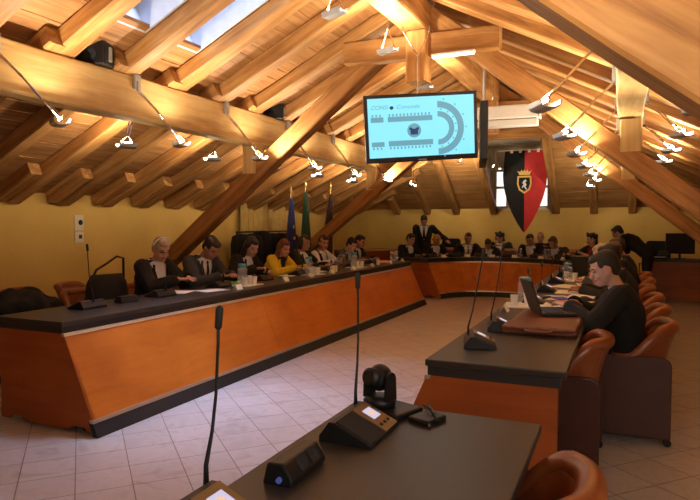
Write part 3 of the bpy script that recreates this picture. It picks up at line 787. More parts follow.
def person(loc, face, label, top='darkcloth', shirt='shirt', trousers='blackcloth', hair='dark', skin='a', style='short', lean=18, hd=(25, 0),
           hands=((-.16, .45, .84), (.16, .45, .84)), stand=False, tie=None, group='seated councillors', vneck=True, vox=.011, female=False, vest=False,
           glasses=False, fine=False, scale=1.0, seat=.0, lean_side=0, beard=False, short_sleeve=False, collar=False):
    e = empty('person', loc, math.radians(face), label, 'person', group)
    S_ = scale
    X = V((1, 0, 0))
    hipz = (.94 if stand else .53)+seat
    pel = V((0, 0, hipz)); le = math.radians(lean)
    up = V((math.sin(math.radians(lean_side)), math.sin(le), math.cos(le))).normalized(); fw = X.cross(up)*-1
    fw = (V((0, 1, 0))-up*up.y).normalized()
    sh = .175 if female else .195
    waist = pel+up*.17; chest = pel+up*.34; shc = pel+up*.47; neck0 = pel+up*.52
    hp, hy = math.radians(hd[0]), math.radians(hd[1])
    hup = (Matrix.Rotation(-hp*.5, 3, 'X') @ up).normalized()
    headc = neck0+hup*.062+up*.008+fw*.022
    RH = Matrix.Rotation(hy, 3, 'Z') @ Matrix.Rotation(-hp, 3, 'X')       # local head frame: +Y face, +Z crown
    HC = headc + RH @ V((0, .015, .09))                                  # centre of skull
    shl, shr = shc-X*sh, shc+X*sh
    el, wl = ik(shl, V(hands[0]), .28, .26, V((-.9, -.3, -.8))); er, wr = ik(shr, V(hands[1]), .28, .26, V((.9, -.3, -.8)))
    # legs
    if stand:
        hl, hr = pel+V((-.09, 0, -.02)), pel+V((.09, 0, -.02))
        kl, kr = V((-.10, .02, .50)), V((.10, .02, .50)); al, ar = V((-.11, -.02, .09)), V((.11, -.02, .09))
    else:
        hl, hr = pel+V((-.09, 0, 0)), pel+V((.09, 0, 0))
        kl, kr = V((-.12, .42, .50+seat*.5)), V((.12, .42, .50+seat*.5)); al, ar = V((-.12, .42, .09)), V((.12, .40, .09))
    # ---- body (one continuous surface)
    def head(bm, g=0):
        secs = []
        prof = [(-.118, .030, .036, .052), (-.108, .044, .050, .040), (-.085, .056, .066, .026), (-.055, .065, .080, .012), (-.02, .071, .090, .004), (.02, .075, .096, -.002), (.055, .073, .094, -.006), (.085, .062, .080, -.008), (.108, .040, .052, -.008), (.118, .014, .02, -.008)]
        rs = []
        for z, rx, ry, oy in prof:
            rs.append([HC+RH @ V(((rx+g)*math.cos(2*PI*k/18), oy+(ry+g)*math.sin(2*PI*k/18), z+(g if z > 0 else -g))) for k in range(18)])
        rings(bm, rs)
    bm = bmesh.new()
    k = .9 if female else 1.0
    loft(bm, [(pel-up*.06, .12, .08, fw), (pel, .145*k, .10, fw), (waist, .125*k, .088, fw), (chest, .145*k, .105, fw), (shc, .15*k, .085, fw), (shc+up*.045, .08, .06, fw), (neck0+up*.01, .055, .055, fw)], X)
    limb(bm, neck0-up*.04, headc+RH @ V((0, 0, .03)), .056 if not female else .048, .052 if not female else .046)
    head(bm)
    # nose, ears, brow, chin
    limb(bm, HC+RH @ V((0, .090, .005)), HC+RH @ V((0, .112, -.035)), .009, .014, 8)
    ball(bm, HC+RH @ V((0, .085, -.095)), (.022, .02, .018), RH, 8)
    for s in (-1, 1):
        ball(bm, HC+RH @ V((s*.076, -.005, -.02)), (.010, .02, .032), RH, 8)
        limb(bm, HC+RH @ V((s*.016, .088, .02)), HC+RH @ V((s*.048, .075, .02)), .010, .008, 8)
        ball(bm, HC+RH @ V((s*.04, .07, -.04)), (.02, .02, .02), RH, 8)
    limb(bm, HC+RH @ V((-.016, .094, -.064)), HC+RH @ V((.016, .094, -.064)), .009, .009, 8)
    for s_, e_, w_ in ((shl, el, wl), (shr, er, wr)):
        limb(bm, s_, e_, .046, .038); limb(bm, e_, w_, .036, .025)
    for h_, k_, a_ in ((hl, kl, al), (hr, kr, ar)):
        limb(bm, h_, k_, .075, .052); limb(bm, k_, a_, .05, .036)
    body = remesh(bm, vox, 2)
    # hands, welded to the wrists in the same mesh
    hb = bmesh.new()
    for sgn, e_, w_ in ((-1, el, wl), (1, er, wr)):
        d = (w_-e_).normalized(); d = V((d.x*.6-sgn*.15, d.y, d.z*.5-.12)).normalized(); side = d.cross(V((0, 0, 1))).normalized(); upn = side.cross(d)
        limb(hb, w_-d*.03, w_+d*.015, .025, .026, 8)
        pc = w_+d*.05
        R3 = Matrix((side, d, upn)).transposed()
        ball(hb, pc, (.040, .052, .016), R3, 12)
        for q, (ox, ln) in enumerate(((-.030, .060), (-.010, .072), (.010, .068), (.029, .052))):
            b0 = w_+d*.088+side*ox; b1 = b0+d*ln*.5+side*ox*.15+upn*.004; b2 = b1+d*ln*.42-upn*ln*.42
            limb(hb, b0-d*.02, b1, .0088, .0082, 8); limb(hb, b1, b2, .0082, .0068, 8)
        ts = -sgn
        t0 = w_+d*.028-side*ts*-.03*(1); t0 = w_+d*.03+side*(-sgn)*.028
        t1 = t0+d*.038+side*(-sgn)*.026-upn*.008; t2 = t1+d*.03+side*(-sgn)*.004-upn*.01
        limb(hb, t0, t1, .012, .0105, 8); limb(hb, t1, t2, .010, .0078, 8)
    hb = remesh(hb, .0042 if fine else .006, 1)
    tmp = bpy.data.meshes.new('t'); hb.to_mesh(tmp); hb.free(); body.from_mesh(tmp); bpy.data.meshes.remove(tmp)
    # lips and eyes
    lc = HC+RH @ V((0, .10, -.064)); 
    for f in body.faces:
        c = f.calc_center_median(); q = RH.inverted() @ (c-HC)
        if q.y > .05:
            if abs(q.x) < .026 and abs(q.z+.064) < .0075: f.material_index = 1
            for s in (-1, 1):
                if (abs(q.x-s*.032) < .014 and abs(q.z-.000) < .005) or (abs(q.x-s*.033) < .017 and abs(q.z-.022) < .0035): f.material_index = 2
            if beard and q.z < -.04 and f.material_index == 0: f.material_index = 3
    bo = obj('body', body, [M['skin_'+skin], M['lips'], M['eye'], M['hair_'+hair]], e, smooth=True)
    # ---- shirt (visible in the opening), jacket, trousers
    def torso(bm, g, low=-.05, arms=True, hem=True, sl=1.0):
        kk = k
        loft(bm, [(pel+up*low, .16*kk+g, .115+g, fw), (pel+up*.03, .155*kk+g, .112+g, fw), (waist, .142*kk+g, .100+g, fw), (chest, .168*kk+g, .122+g+(.02 if female else 0), fw), (pel+up*.42, .175*kk+g, .105+g, fw), (shc+up*.01, .165*kk+g, .078+g, fw), (shc+up*.045, .10+g, .062+g, fw), (neck0+up*.012, .066+g*.5, .062+g*.5, fw)], X)
        if arms:
            for s_, e_, w_ in ((shl, el, wl), (shr, er, wr)):
                limb(bm, s_+up*.0, e_, .060+g, .047+g)
                if sl >= 1: limb(bm, e_, e_+(w_-e_)*.93, .046+g, .034+g)
    bm = bmesh.new(); torso(bm, .010, arms=vest or top is None, sl=1)
    ms = remesh(bm, vox, 2, .004, 3)
    so = obj('shirt', ms, M[shirt], e, smooth=True)
    if top:
        bm = bmesh.new(); torso(bm, .021, low=-.10 if not vest else -.02, arms=not vest, sl=.5 if short_sleeve else 1)
        mj = remesh(bm, vox, 2, .010, len(label))
        if vneck:
            rm = []
            for f in mj.faces:
                c = f.calc_center_median()-pel; a = c.dot(up); b = c.dot(fw); xx = c.dot(X)
                if b > .03 and a > .20 and abs(xx) < .014+(a-.20)*.34: rm.append(f)
            bmesh.ops.delete(mj, geom=rm, context='FACES')
        jo = obj('vest' if vest else 'jacket', mj, M[top], e, smooth=True)
        sd = jo.modifiers.new('thick', 'SOLIDIFY'); sd.thickness = .006; sd.offset = 0
        if vneck and not vest:      # lapels
            bm = bmesh.new()
            for s in (-1, 1):
                pts = []
                for a, xx, ww in ((.20, .012, .004), (.30, .046, .022), (.40, .078, .038), (.46, .094, .026), (.51, .086, .010)):
                    base = pel+up*a; ry = .154 if a < .36 else (.154-(a-.36)*.50)
                    pts.append((base+X*s*xx+fw*ry, base+X*s*(xx+ww)+fw*(ry-.012)))
                for i in range(len(pts)-1):
                    (a0, a1), (b0, b1) = pts[i], pts[i+1]
                    vs = [bm.verts.new(p) for p in (a0, a1, b1, b0)]+[bm.verts.new(p+fw*.007) for p in (a0, a1, b1, b0)]
                    for q in ((0,1,2,3), (4,5,6,7), (0,1,5,4), (1,2,6,5), (2,3,7,6), (3,0,4,7)): bm.faces.new([vs[t] for t in q])
            obj('lapel', bm, M[top], e)
    if tie:
        bm = bmesh.new(); rs = []
        for a, ww in ((.505, .012), (.49, .018), (.475, .013), (.40, .022), (.30, .030), (.22, .034)):
            ry = .150 if a < .36 else (.150-(a-.36)*.42)
            c = pel+up*a+fw*(ry-.006); rs.append([c-X*ww, c+fw*.008, c+X*ww, c-fw*.004])
        rings(bm, rs); obj('tie', bm, M[tie], e)
    if vneck or collar:
        bm = bmesh.new(); tube(bm, [neck0+up*.005+X*.066*math.cos(t)+fw*.064*math.sin(t)for t in [PI*.56+2*PI*.94*i/24 for i in range(25)]], .009, 6)
        obj('shirt_collar', bm, M[shirt], e, smooth=True)
    bm = bmesh.new()
    loft(bm, [(pel-up*.08, .13, .10, fw), (pel, .155, .118, fw), (pel+up*.09, .145, .105, fw)], X)
    for h_, k_, a_ in ((hl, kl, al), (hr, kr, ar)):
        limb(bm, h_, k_, .092, .066); limb(bm, k_, a_+V((0, 0, .02)), .064, .056)
    obj('trousers', remesh(bm, vox*1.3, 2, .008, 5), M[trousers], e, smooth=True)
    for a_ in (al, ar):
        bm = bmesh.new(); limb(bm, V((a_.x, a_.y-.04, .045)), V((a_.x, a_.y+.15, .038)), .043, .036); 
        for v in bm.verts: v.co.z = max(v.co.z, .002)
        obj('shoe', bm, M['shoe'], e, smooth=True)
    # ---- hair
    bm = bmesh.new()
    H = lambda p: HC+RH @ V(p)
    if style != 'bald':
        ball(bm, H((0, -.020, .036)), (.081, .096, .094), RH, 18)
        ball(bm, H((0, -.046, -.006)), (.076, .070, .084), RH, 16)
        for s in (-1, 1): ball(bm, H((s*.060, .018, .03)), (.018, .034, .045), RH, 10)
        ball(bm, H((0, .040, .080)), (.058, .055, .036), RH, 14)
    else:
        for s in (-1, 1): ball(bm, H((s*.062, -.035, -.015)), (.022, .055, .04), RH, 10)
        ball(bm, H((0, -.07, -.02)), (.06, .03, .05), RH, 10)
    if style == 'long':
        for s in (-1, 1):
            limb(bm, H((s*.066, -.01, .03)), H((s*.085, -.005, -.10)), .034, .036); limb(bm, H((s*.085, -.005, -.10)), H((s*.088, .0, -.20)), .036, .022)
        limb(bm, H((0, -.06, 0)), H((0, -.075, -.17)), .075, .06)
    elif style == 'bob':
        for s in (-1, 1): limb(bm, H((s*.066, -.01, .03)), H((s*.078, .0, -.09)), .034, .03)
        limb(bm, H((0, -.055, 0)), H((0, -.06, -.08)), .07, .055)
    elif style == 'curly':
        for q in range(26):
            a = q*2.4; zz = .1-.2*(q/26); r = .085
            ball(bm, H((r*math.cos(a), -.02+abs(r*1.05)*(-abs(math.sin(a)) if zz < .04 else math.sin(a)), zz)), (.035,)*3, RH, 8)
    ho = obj('hair', remesh(bm, vox, 1, .012, 9), M['hair_'+hair], e, smooth=True)
    if glasses:
        bm = bmesh.new()
        for s in (-1, 1):
            tube(bm, [H((s*.033+.024*math.cos(t), .104, -.002+.017*math.sin(t))) for t in [2*PI*i/12 for i in range(13)]], .0014, 5)
            tube(bm, [H((s*.057, .104, .002)), H((s*.078, .02, .004)), H((s*.078, -.02, -.005))], .0022, 5)
        tube(bm, [H((-.01, .106, 0)), H((.01, .106, 0))], .0022, 5)
        obj('glasses', bm, M['black'], e)
    if scale != 1: e.scale = (scale,)*3
    return e, H, dict(wl=wl, wr=wr, shl=shl, shr=shr)

G = {}
LX = -4.86
CL = 'tan leather chairs along the left wall'
def left_person(y, *a, **kw):
    return person((LX, y, 0), -90, *a, **kw)
e, H, _ = left_person(5.24, 'woman in a black jacket and pale headband, first in the left row, writing', top='blackcloth', hair='blond', skin='c', style='short', lean=16, hd=(24, -20), female=True, glasses=True, vox=.009, scale=1.06, hands=((-.10, .50, .86), (.08, .50, .86)), trousers='blackcloth')
bm = bmesh.new(); tube(bm, [H((.090*math.cos(t), -.01+.02*math.sin(t), .03+.098*math.sin(t))) for t in [PI*i/16 for i in range(17)]], .009, 6); obj('headband', bm, M['white'], e, smooth=True)
left_person(6.02, 'man in a grey suit and tie bent over a green folder', top='greycloth', hair='dark', skin='b', lean=20, hd=(38, -8), tie='darkcloth', vox=.009, hands=((-.14, .47, .82), (.10, .47, .82)), scale=1.08)
left_person(6.95, 'black-haired woman in black reaching out with a pale sleeve', top='blackcloth', hair='dark', skin='c', style='long', lean=20, hd=(26, -20), female=True, hands=((-.12, .42, .82), (.25, .48, .88)), scale=1.05)
left_person(7.85, 'woman in a yellow jacket with long brown hair', top='yellowcloth', shirt='darkcloth', hair='auburn', skin='c', style='long', lean=20, hd=(18, -20), female=True, hands=((-.20, .50, .85), (.16, .52, .86)), vox=.009)
left_person(8.72, 'dark-haired person in black between the yellow jacket and the vest', top='blackcloth', shirt='shirt', hair='dark', skin='b', style='bob', lean=8, hd=(10, -10))
left_person(9.35, 'person in a black vest over white sleeves with short dark cap-like hair', top='blackcloth', shirt='shirt', hair='dark', skin='b', style='short', lean=12, hd=(12, -35), vest=True, hands=((-.10, .45, .95), (.30, .50, .88)))
left_person(10.2, 'man in a slate grey suit leaning forward, next to the vest wearer', top='bluegrey', shirt='blueshirt', hair='dark', skin='c', lean=24, hd=(25, -15), hands=((-.15, .48, .85), (.15, .48, .85)))
left_person(10.8, 'dark-haired man farthest along the left desk, head just behind the slate suit', top='darkcloth', hair='dark', skin='b', lean=16, hd=(16, -10))

# ---- curved desk
AC = V((-2.26, 11.75, 0))
def arc_person(x, y, label, **kw):
    d = AC-V((x, y, 0)); f = math.degrees(math.atan2(-d.x, d.y))
    return person((x, y, 0), f, label, **kw)
arc_person(-4.42, 12.72, 'dark-haired person at the left end of the far curved desk', top='blackcloth', hair='dark', skin='c', lean=15, hd=(15, 0), vox=.013)
arc_person(-3.98, 13.32, 'bald man in dark clothes at the far curved desk below the standing man', top='blackcloth', hair='dark', style='bald', skin='b', lean=20, hd=(15, 0), vox=.013)
arc_person(-3.28, 13.78, 'dark-haired man in black suit at the far curved desk, fifth from the right', top='blackcloth', hair='dark', skin='b', lean=14, hd=(10, 0), tie='darkcloth', vox=.013)
arc_person(-2.82, 13.88, 'small dark-haired person bent low at the middle of the far curved desk', top='darkcloth', hair='dark', skin='b', lean=26, hd=(32, 0), vox=.013, scale=.95)
arc_person(-1.80, 13.88, 'dark-haired person at the far curved desk right below the banner tip', top='blackcloth', hair='dark', skin='b', lean=18, hd=(18, 0), vox=.013, glasses=True)
arc_person(-1.16, 13.55, 'person in grey at the far curved desk with brown hair, head lowered', top='greycloth', hair='brown', skin='b', lean=26, hd=(25, 0), vox=.013)
arc_person(-.50, 13.05, 'dark-haired person with bare arms in a black vest at the right end of the curve', top='blackcloth', shirt='redcloth', hair='dark', skin='c', lean=6, hd=(6, 30), vox=.012, short_sleeve=True, style='curly', hands=((-.1, .45, .95), (.25, .45, .9)))
# back row
person((-2.70, 14.92, 0), 180, 'dark-haired person in the back row left of the banner tip', top='blackcloth', hair='dark', skin='b', lean=10, hd=(22, 0), vox=.013, group='people of the back row', style='curly', hands=((-.12, .38, .98), (.12, .38, .98)))
person((-1.77, 14.92, 0), 180, 'balding man in black in the back row right of the banner tip', top='blackcloth', hair='dark', style='bald', skin='b', lean=8, hd=(8, 0), vox=.013, group='people of the back row', vneck=False, hands=((-.2, .38, .98), (.2, .38, .98)))
# standing
person((-4.42, 14.25, 0), -165, 'man in a dark suit standing with a hand on the tall black chair', top='blackcloth', hair='dark', skin='b', lean=8, hd=(30, 0), vox=.012, stand=True, group='standing people', tie='darkcloth', hands=((-.55, .10, 1.12), (.2, .2, .8)))
person((.42, 12.75, 0), 78, 'man in black standing and bending to the left over a seated person', top='blackcloth', hair='dark', skin='b', lean=52, hd=(30, 0), vox=.012, stand=True, group='standing people', vneck=False, hands=((-.1, .60, .86), (.15, .62, .88)))
# right row
RC = 'people sitting along the right desk'
e, H, q = person((.07, 4.84, 0), 88, 'man in a black suit and blue shirt typing on the laptop', top='blackcloth', shirt='blueshirt', hair='dark', skin='c', lean=11, hd=(22, 12), tie='tie', vox=.007, fine=True, group=RC, beard=False, hands=((-.14, .42, .90), (.08, .42, .90)), scale=1.0)
# watch
bm = bmesh.new(); wv = q['wl']; tube(bm, [wv+V((.030*math.cos(t), -.035, .030*math.sin(t))) for t in [2*PI*i/16 for i in range(17)]], .007, 6); obj('wrist_watch', bm, M['gold'], e)
person((.10, 5.75, 0), 92, 'woman with long brown hair in brown, second along the right desk', top='browncloth', hair='brown', skin='b', lean=22, scale=.95, hd=(15, 0), style='long', female=True, group=RC, vox=.011)
person((.08, 6.65, 0), 92, 'dark-haired person third along the right desk behind the laptop user', top='darkcloth', hair='dark', skin='b', lean=14, hd=(15, 0), group=RC)
person((.06, 7.6, 0), 92, 'person with fair greying hair fourth along the right desk', top='bluegrey', hair='blond', skin='c', lean=22, hd=(15, 0), group=RC, style='short')
person((.16, 8.6, 0), 92, 'brown-haired person fifth along the right desk, mostly hidden', top='blackcloth', hair='brown', skin='b', lean=22, hd=(12, 0), group=RC, vox=.013)
person((.12, 9.6, 0), 92, 'dark-haired person at the far end of the right desk, mostly hidden', top='darkcloth', hair='dark', skin='b', lean=14, hd=(12, 0), group=RC, vox=.013)

# chairs
names_l = [(2.35, 'first'), (3.3, 'x')]
chair(-5.30, 3.85, -90, 'tan tub chair with a black coat over it at the photo\'s left edge', CL)
chair(-5.66, 4.50, -84, 'empty tan tub chair left of the gooseneck microphone behind the left desk', CL)
chair(-5.05, 4.42-.02, -100, 'empty tan tub chair pushed in beside the black handbag', CL) if False else None
for i, (y, t) in enumerate(((5.24, 'under the woman with the headband'), (6.02, 'under the man with the green folder'), (6.95, 'under the black-haired woman'), (7.85, 'under the woman in the yellow jacket'), (8.62, 'under the person in black beside the yellow jacket'), (9.35, 'under the vest wearer'), (10.2, 'under the man in slate grey'))):
    if i in (4,): continue
    chair(LX-.02, y, -90, 'tan leather tub chair ' + t, CL)
chair(-5.70, 5.20, -75, 'empty tan tub chair standing near the wall behind the microphone', CL)
CR = 'tan leather chairs along the right desk'
chair(-.37, 1.74, 90, 'tan tub chair at the bottom edge of the photo by the nearest desk', CR)
chair(-.38, 4.08, 90, 'empty tan tub chair pushed in at the near end of the laptop desk', CR)
chair(.03, 4.84, 92, 'tan tub chair with dark side panel in which the laptop user sits', CR)
for y, x, t in ((5.75, .04, 'under the woman with long brown hair'), (6.65, .04, 'behind the dark-haired third sitter on the right'), (7.6, .0, 'under the fair-haired person'), (8.6, .04, 'under the fifth person along the right desk'), (9.6, .04, 'at the far end of the right desk')):
    chair(x, y, 91, 'tan leather tub chair ' + t, CR)

# tall black chairs
def exec_chair(loc, rz, label):
    e = empty('office_chair', loc, math.radians(rz), label, 'chair', 'tall black chairs at the back')
    obj('seat', BX((-.24, -.24, .42), (.24, .26, .50)), M['blackcloth'], e, bevel=.03)
    bm = bmesh.new(); rs = []
    for z, hw, y in ((.50, .22, -.22), (.7, .25, -.24), (.95, .25, -.27), (1.10, .23, -.29), (1.14, .19, -.295)):
        rs.append([V((-hw, y-.04, z)), V((hw, y-.04, z)), V((hw, y+.035, z)), V((-hw, y+.035, z))])
    rings(bm, rs); obj('backrest', bm, M['blackcloth'], e, bevel=.02)
    for s in (-1, 1):
        bm = bmesh.new(); tube(bm, [(s*.27, -.2, .45), (s*.29, -.18, .66), (s*.29, .15, .67), (s*.27, .18, .45)], .016, 8); obj('armrest', bm, M['black'], e)
    bm = bmesh.new(); tube(bm, [(0, 0, .08), (0, 0, .42)], .03, 10); obj('column', bm, M['black'], e)
    bm = bmesh.new()
    for k in range(5):
        a = 2*PI*k/5; tube(bm, [(0, 0, .10), (.28*math.cos(a), .28*math.sin(a), .06)], [.025, .018], 6)
    obj('star_base', bm, M['black'], e)
    for k in range(5):
        a = 2*PI*k/5; bm = bmesh.new(); ball(bm, (.28*math.cos(a), .28*math.sin(a), .031), (.03, .03, .03), None, 8); obj('castor', bm, M['blackrub'], e)
exec_chair((-3.92, 14.62, 0), 180, 'tall black chair under the standing man\'s hand')
exec_chair((.62, 14.3, 0), 170, 'tall black chair behind the dark red clerk desk')

# seats for the curve and the back row: simple black chairs
for i, (x, y, t) in enumerate(((-4.42, 12.72, 'at the left end of the curve'), (-3.98, 13.32, 'under the bald man'), (-3.28, 13.78, 'under the man in the black suit on the curve'), (-2.82, 13.88, ''), (-1.80, 13.88, 'right of the middle of the curve'), (-1.16, 13.55, 'under the person in grey'), (-.50, 13.05, 'under the person with bare arms'))):
    if not t: continue
    d = AC-V((x, y, 0)); f = math.degrees(math.atan2(-d.x, d.y))
    c = chair(x, y, f, 'tan tub chair ' + t, 'tan leather chairs around the far curve')
    c.scale = (.9, .9, .95)
for x, t in ((-2.70, 'left of the banner tip'), (-1.77, 'right of the banner tip')):
    c = chair(x, 14.95, 180, 'tan tub chair of the back row, ' + t, 'tan leather chairs of the back row')

# ------------------------------------------------------------------ desk equipment
def atz(px, py, z=DH):
    d = CM @ V((px-350, 250-py, -F_PX)); return V((0, 0, EYE)) + d*((z-EYE)/d.z)
def mic_unit():
    e = empty('microphone_unit', (0, 0, 0))
    bm = bmesh.new(); prism(bm, [(-.085, 0), (.095, 0), (.095, .012), (-.03, .068), (-.05, .068), (-.085, .02)], -.125, .125)
    obj('housing', bm, M['black'], e, bevel=.003)
    al = math.atan2(.056, .125); T = Matrix.Translation((.095, 0, .012)) @ Matrix.Rotation(al, 4, 'Y')
    obj('control_face', BX((-.134, .012, .0), (-.002, .122, .005), T), M['bronze'], e)
    lc = obj('display', BX((-.110, .040, .005), (-.060, .098, .0065), T), M['lcd'], e)
    obj('display_text', BX((-.095, .055, .0065), (-.075, .08, .007), T), M['lcd_o'], lc)
    obj('speaker_grille', BX((-.134, -.118, .0), (-.004, .008, .004), T), M['darkcloth'], e)
    for k in range(3):
        bm = bmesh.new(); lathe(bm, [(.006, 0), (.006, .004), (.004, .005)], n=10); obj('button', bm, M['black'], e, T @ Matrix.Translation((-.03, .035+.03*k, .005)))
    return e
def gooseneck(root, top, base=(-.055, .0, .06)):
    """top in local coordinates of the unit"""
    b, t = V(base), V(top); c = b.lerp(t, .5)+V((0, .012, 0))
    pts = [b, b+V((0, 0, .05)), b.lerp(t, .3)+V((0, .008, 0)), c, b.lerp(t, .8)+V((0, .005, 0)), t-(t-b).normalized()*.05]
    bm = bmesh.new(); tube(bm, pts, [.0075, .006, .0045, .004, .004, .0045], 8)
    g_ = obj('gooseneck', bm, M['black'], root, smooth=True)
    d = (t-pts[-1]).normalized(); bm = bmesh.new(); tube(bm, [pts[-1]-d*.005, pts[-1], pts[-1]+d*.045, t, t+d*.006], [.005, .0095, .0105, .009, .003], 10)
    obj('microphone_head', bm, M['blackrub'], g_, smooth=True)
protomic = mic_unit(); mfirst = [True]
def mic(p, rz, label, top=None, group='conference microphone units'):
    o = protomic if mfirst[0] else copy_tree(protomic)
    if mfirst[0]: mfirst[0] = False
    o.location = (p[0], p[1], DH); o.rotation_euler.z = rz; tag(o, label, 'microphone unit', group); return o
MICS = []
def add_mic(p, rz, label, top=None):
    MICS.append((mic(p, rz, label), top))
add_mic((-.80, 1.85), 0, 'microphone unit with a lit display and tall gooseneck in the foreground desk centre', (-.075, .17, .52))
add_mic((-.87, 1.09), .0, 'microphone unit cut by the bottom edge of the photo', (-.055, .17, .49))
add_mic((-.755, 3.50), .25, 'microphone unit at the near left corner of the laptop desk with a leaning gooseneck', (.03, .07, .55))
add_mic((-.74, 4.1), .2, 'second microphone unit on the laptop desk, behind the nearest one', (.02, .20, .56))
L_M = [(3.72, 'microphone unit with an upright gooseneck nearest on the left desk', (-.0, 0, .53)), (4.62, 'microphone unit in front of the woman with the headband', None), (5.55, 'microphone unit in front of the man with the green folder', None),
       (6.45, 'microphone unit between the black-haired woman and the grey suit', None), (7.35, 'microphone unit in front of the yellow jacket', None), (8.25, 'microphone unit just past the yellow jacket', None), (9.1, 'microphone unit before the vest wearer', None), (10.0, 'microphone unit before the slate grey suit', None)]
for y, t, tp in L_M: add_mic((-4.06 if y < 4 else -4.08, y), PI, t, tp or (-.10, .06, .16))
for y, t in ((5.6, 'third'), (6.6, 'fourth'), (7.6, 'fifth'), (8.6, 'sixth'), (9.5, 'seventh')):
    add_mic((-.72, y), 0, 'microphone unit on the right desk, %s from its near end' % t, (-.06, .08, .30))
arc_pos = []
for k, a in enumerate((150, 128, 108, 90, 68, 45, 25)):
    t = math.radians(a); p = (AC.x+1.68*math.cos(t), AC.y+1.68*.82*math.sin(t)); arc_pos.append((p, t))
    add_mic(p, t, 'microphone unit on the far curved desk, %s from its left end' % ORD[k], (-.07, .05, .2))
for root, tp in MICS:
    gooseneck(root, tp, base=(-.06, .115 if root.location.y < 1.9 else 0, .055))

# power socket boxes
def socket_box(p, rz, label):
    e = empty('socket_box', (p[0], p[1], DH), rz, label, 'socket box', 'black socket boxes on the desks')
    bm = bmesh.new(); prism(bm, [(-.045, 0), (.045, 0), (.05, .02), (.02, .062), (-.03, .06)], -.10, .10); obj('housing', bm, M['black'], e, bevel=.006)
    al = math.atan2(.042, .03); T = Matrix.Translation((.05, 0, .02)) @ Matrix.Rotation(al, 4, 'Y')
    for y in (-.02, .045):
        o = obj('socket', BX((-.045, y-.022, .0), (-.008, y+.022, .003), T), M['darkcloth'], e)
        bm = bmesh.new()
        for q in (-.01, 0, .01): tube(bm, [T @ V((-.027+q, y, .002)), T @ V((-.027+q, y, .0042))], .003, 6)
        obj('pin_hole', bm, M['blackrub'], o)
    bm = bmesh.new(); tube(bm, [(.01, -.098, .02), (.01, -.108, .018)], .008, 10); obj('plug', bm, M['led'], e)
socket_box((-.835, 1.48), 0, 'black twin socket box on the foreground desk beside the lit microphone unit')
socket_box((-4.05, 4.14), PI, 'black socket box on the left desk between the first two microphone units')

# ptz camera
e = empty('dome_camera', (-.78, 2.13, DH), math.radians(70), 'black motorised video camera on the far end of the foreground desk', 'camera')
obj('base', BX((-.10, -.10, 0), (.06, .08, .024)), M['black'], e, bevel=.008)
obj('connector_box', BX((-.06, -.21, 0), (.05, -.12, .02)), M['black'], e, bevel=.006)
bm = bmesh.new(); lathe(bm, [(.058, .024), (.062, .045), (.05, .06), (.035, .062)], (-.04, .03, 0), 20); obj('turntable', bm, M['black'], e, smooth=True)
for s in (-1, 1):
    bm = bmesh.new(); prism(bm, [(-.03, .05), (.03, .05), (.026, .13)]+[(.026*math.cos(t), .13+.026*math.sin(t)) for t in [PI*i/8 for i in range(1, 8)]]+[(-.026, .13)], .03+s*.052-.007, .03+s*.052+.007, M=Matrix.Translation((-.04, 0, 0)))
    obj('yoke_arm', bm, M['black'], e, bevel=.003)
bm = bmesh.new(); ball(bm, (-.04, .03, .128), (.052, .043, .05), None, 20); tube(bm, [(-.04, .03, .128), (-.10, .03, .14)], [.036, .033], 18); o = obj('camera_head', bm, M['black'], e, smooth=True)
bm = bmesh.new(); tube(bm, [(-.095, .03, .139), (-.106, .03, .141)], .024, 18); obj('lens', bm, M['eye'], o)
bm = bmesh.new(); tube(bm, [(.09, -.1, .02), (.03, -.17, .02), (-.04, -.20, .01), (-.08, -.23, .006)], .006, 6); tube(bm, [(.06, -.1, .03), (.02, -.16, .035), (-.02, -.22, .012)], .005, 6); obj('cable', bm, M['black'], e)

# laptop
e = empty('laptop', (-.46, 4.62, DH+.055), math.radians(112), 'open black laptop resting on the brown bag in front of the typing man', 'laptop')
obj('keyboard_base', BX((-.17, -.12, 0), (.17, .12, .022)), M['black'], e, bevel=.004)
obj('keys', BX((-.15, -.04, .022), (.15, .09, .025)), M['darkcloth'], e)
T = Matrix.Translation((0, .12, .02)) @ Matrix.Rotation(math.radians(-18), 4, 'X')
o = obj('screen_lid', BX((-.17, 0, 0), (.17, .010, .235), T), M['black'], e, bevel=.003)
obj('display', BX((-.155, -.0018, .018), (.155, -.0005, .222), T), M['glow_lap'], o)
# brown bag under it
e = empty('leather_bag', (-.46, 4.36, DH), 0, 'flat brown leather bag lying on the desk under the laptop', 'bag')
bm = bmesh.new(); prism(bm, [(-.24, 0), (.20, 0), (.215, .02), (.20, .05), (-.20, .052), (-.25, .03)], -.40, .46); obj('body', bm, M['leather_bag'], e, bevel=.015, seg=3)
bm = bmesh.new(); box(bm, (-.245, -.42, .028), (.205, -.18, .054)); obj('flap', bm, M['leather_bag'], e, bevel=.012)
bm = bmesh.new(); tube(bm, [(-.10, -.40, .03), (-.09, -.45, .03), (.06, -.45, .03), (.07, -.40, .03)], .011, 8); obj('handle', bm, M['leather_bag'], e, smooth=True)

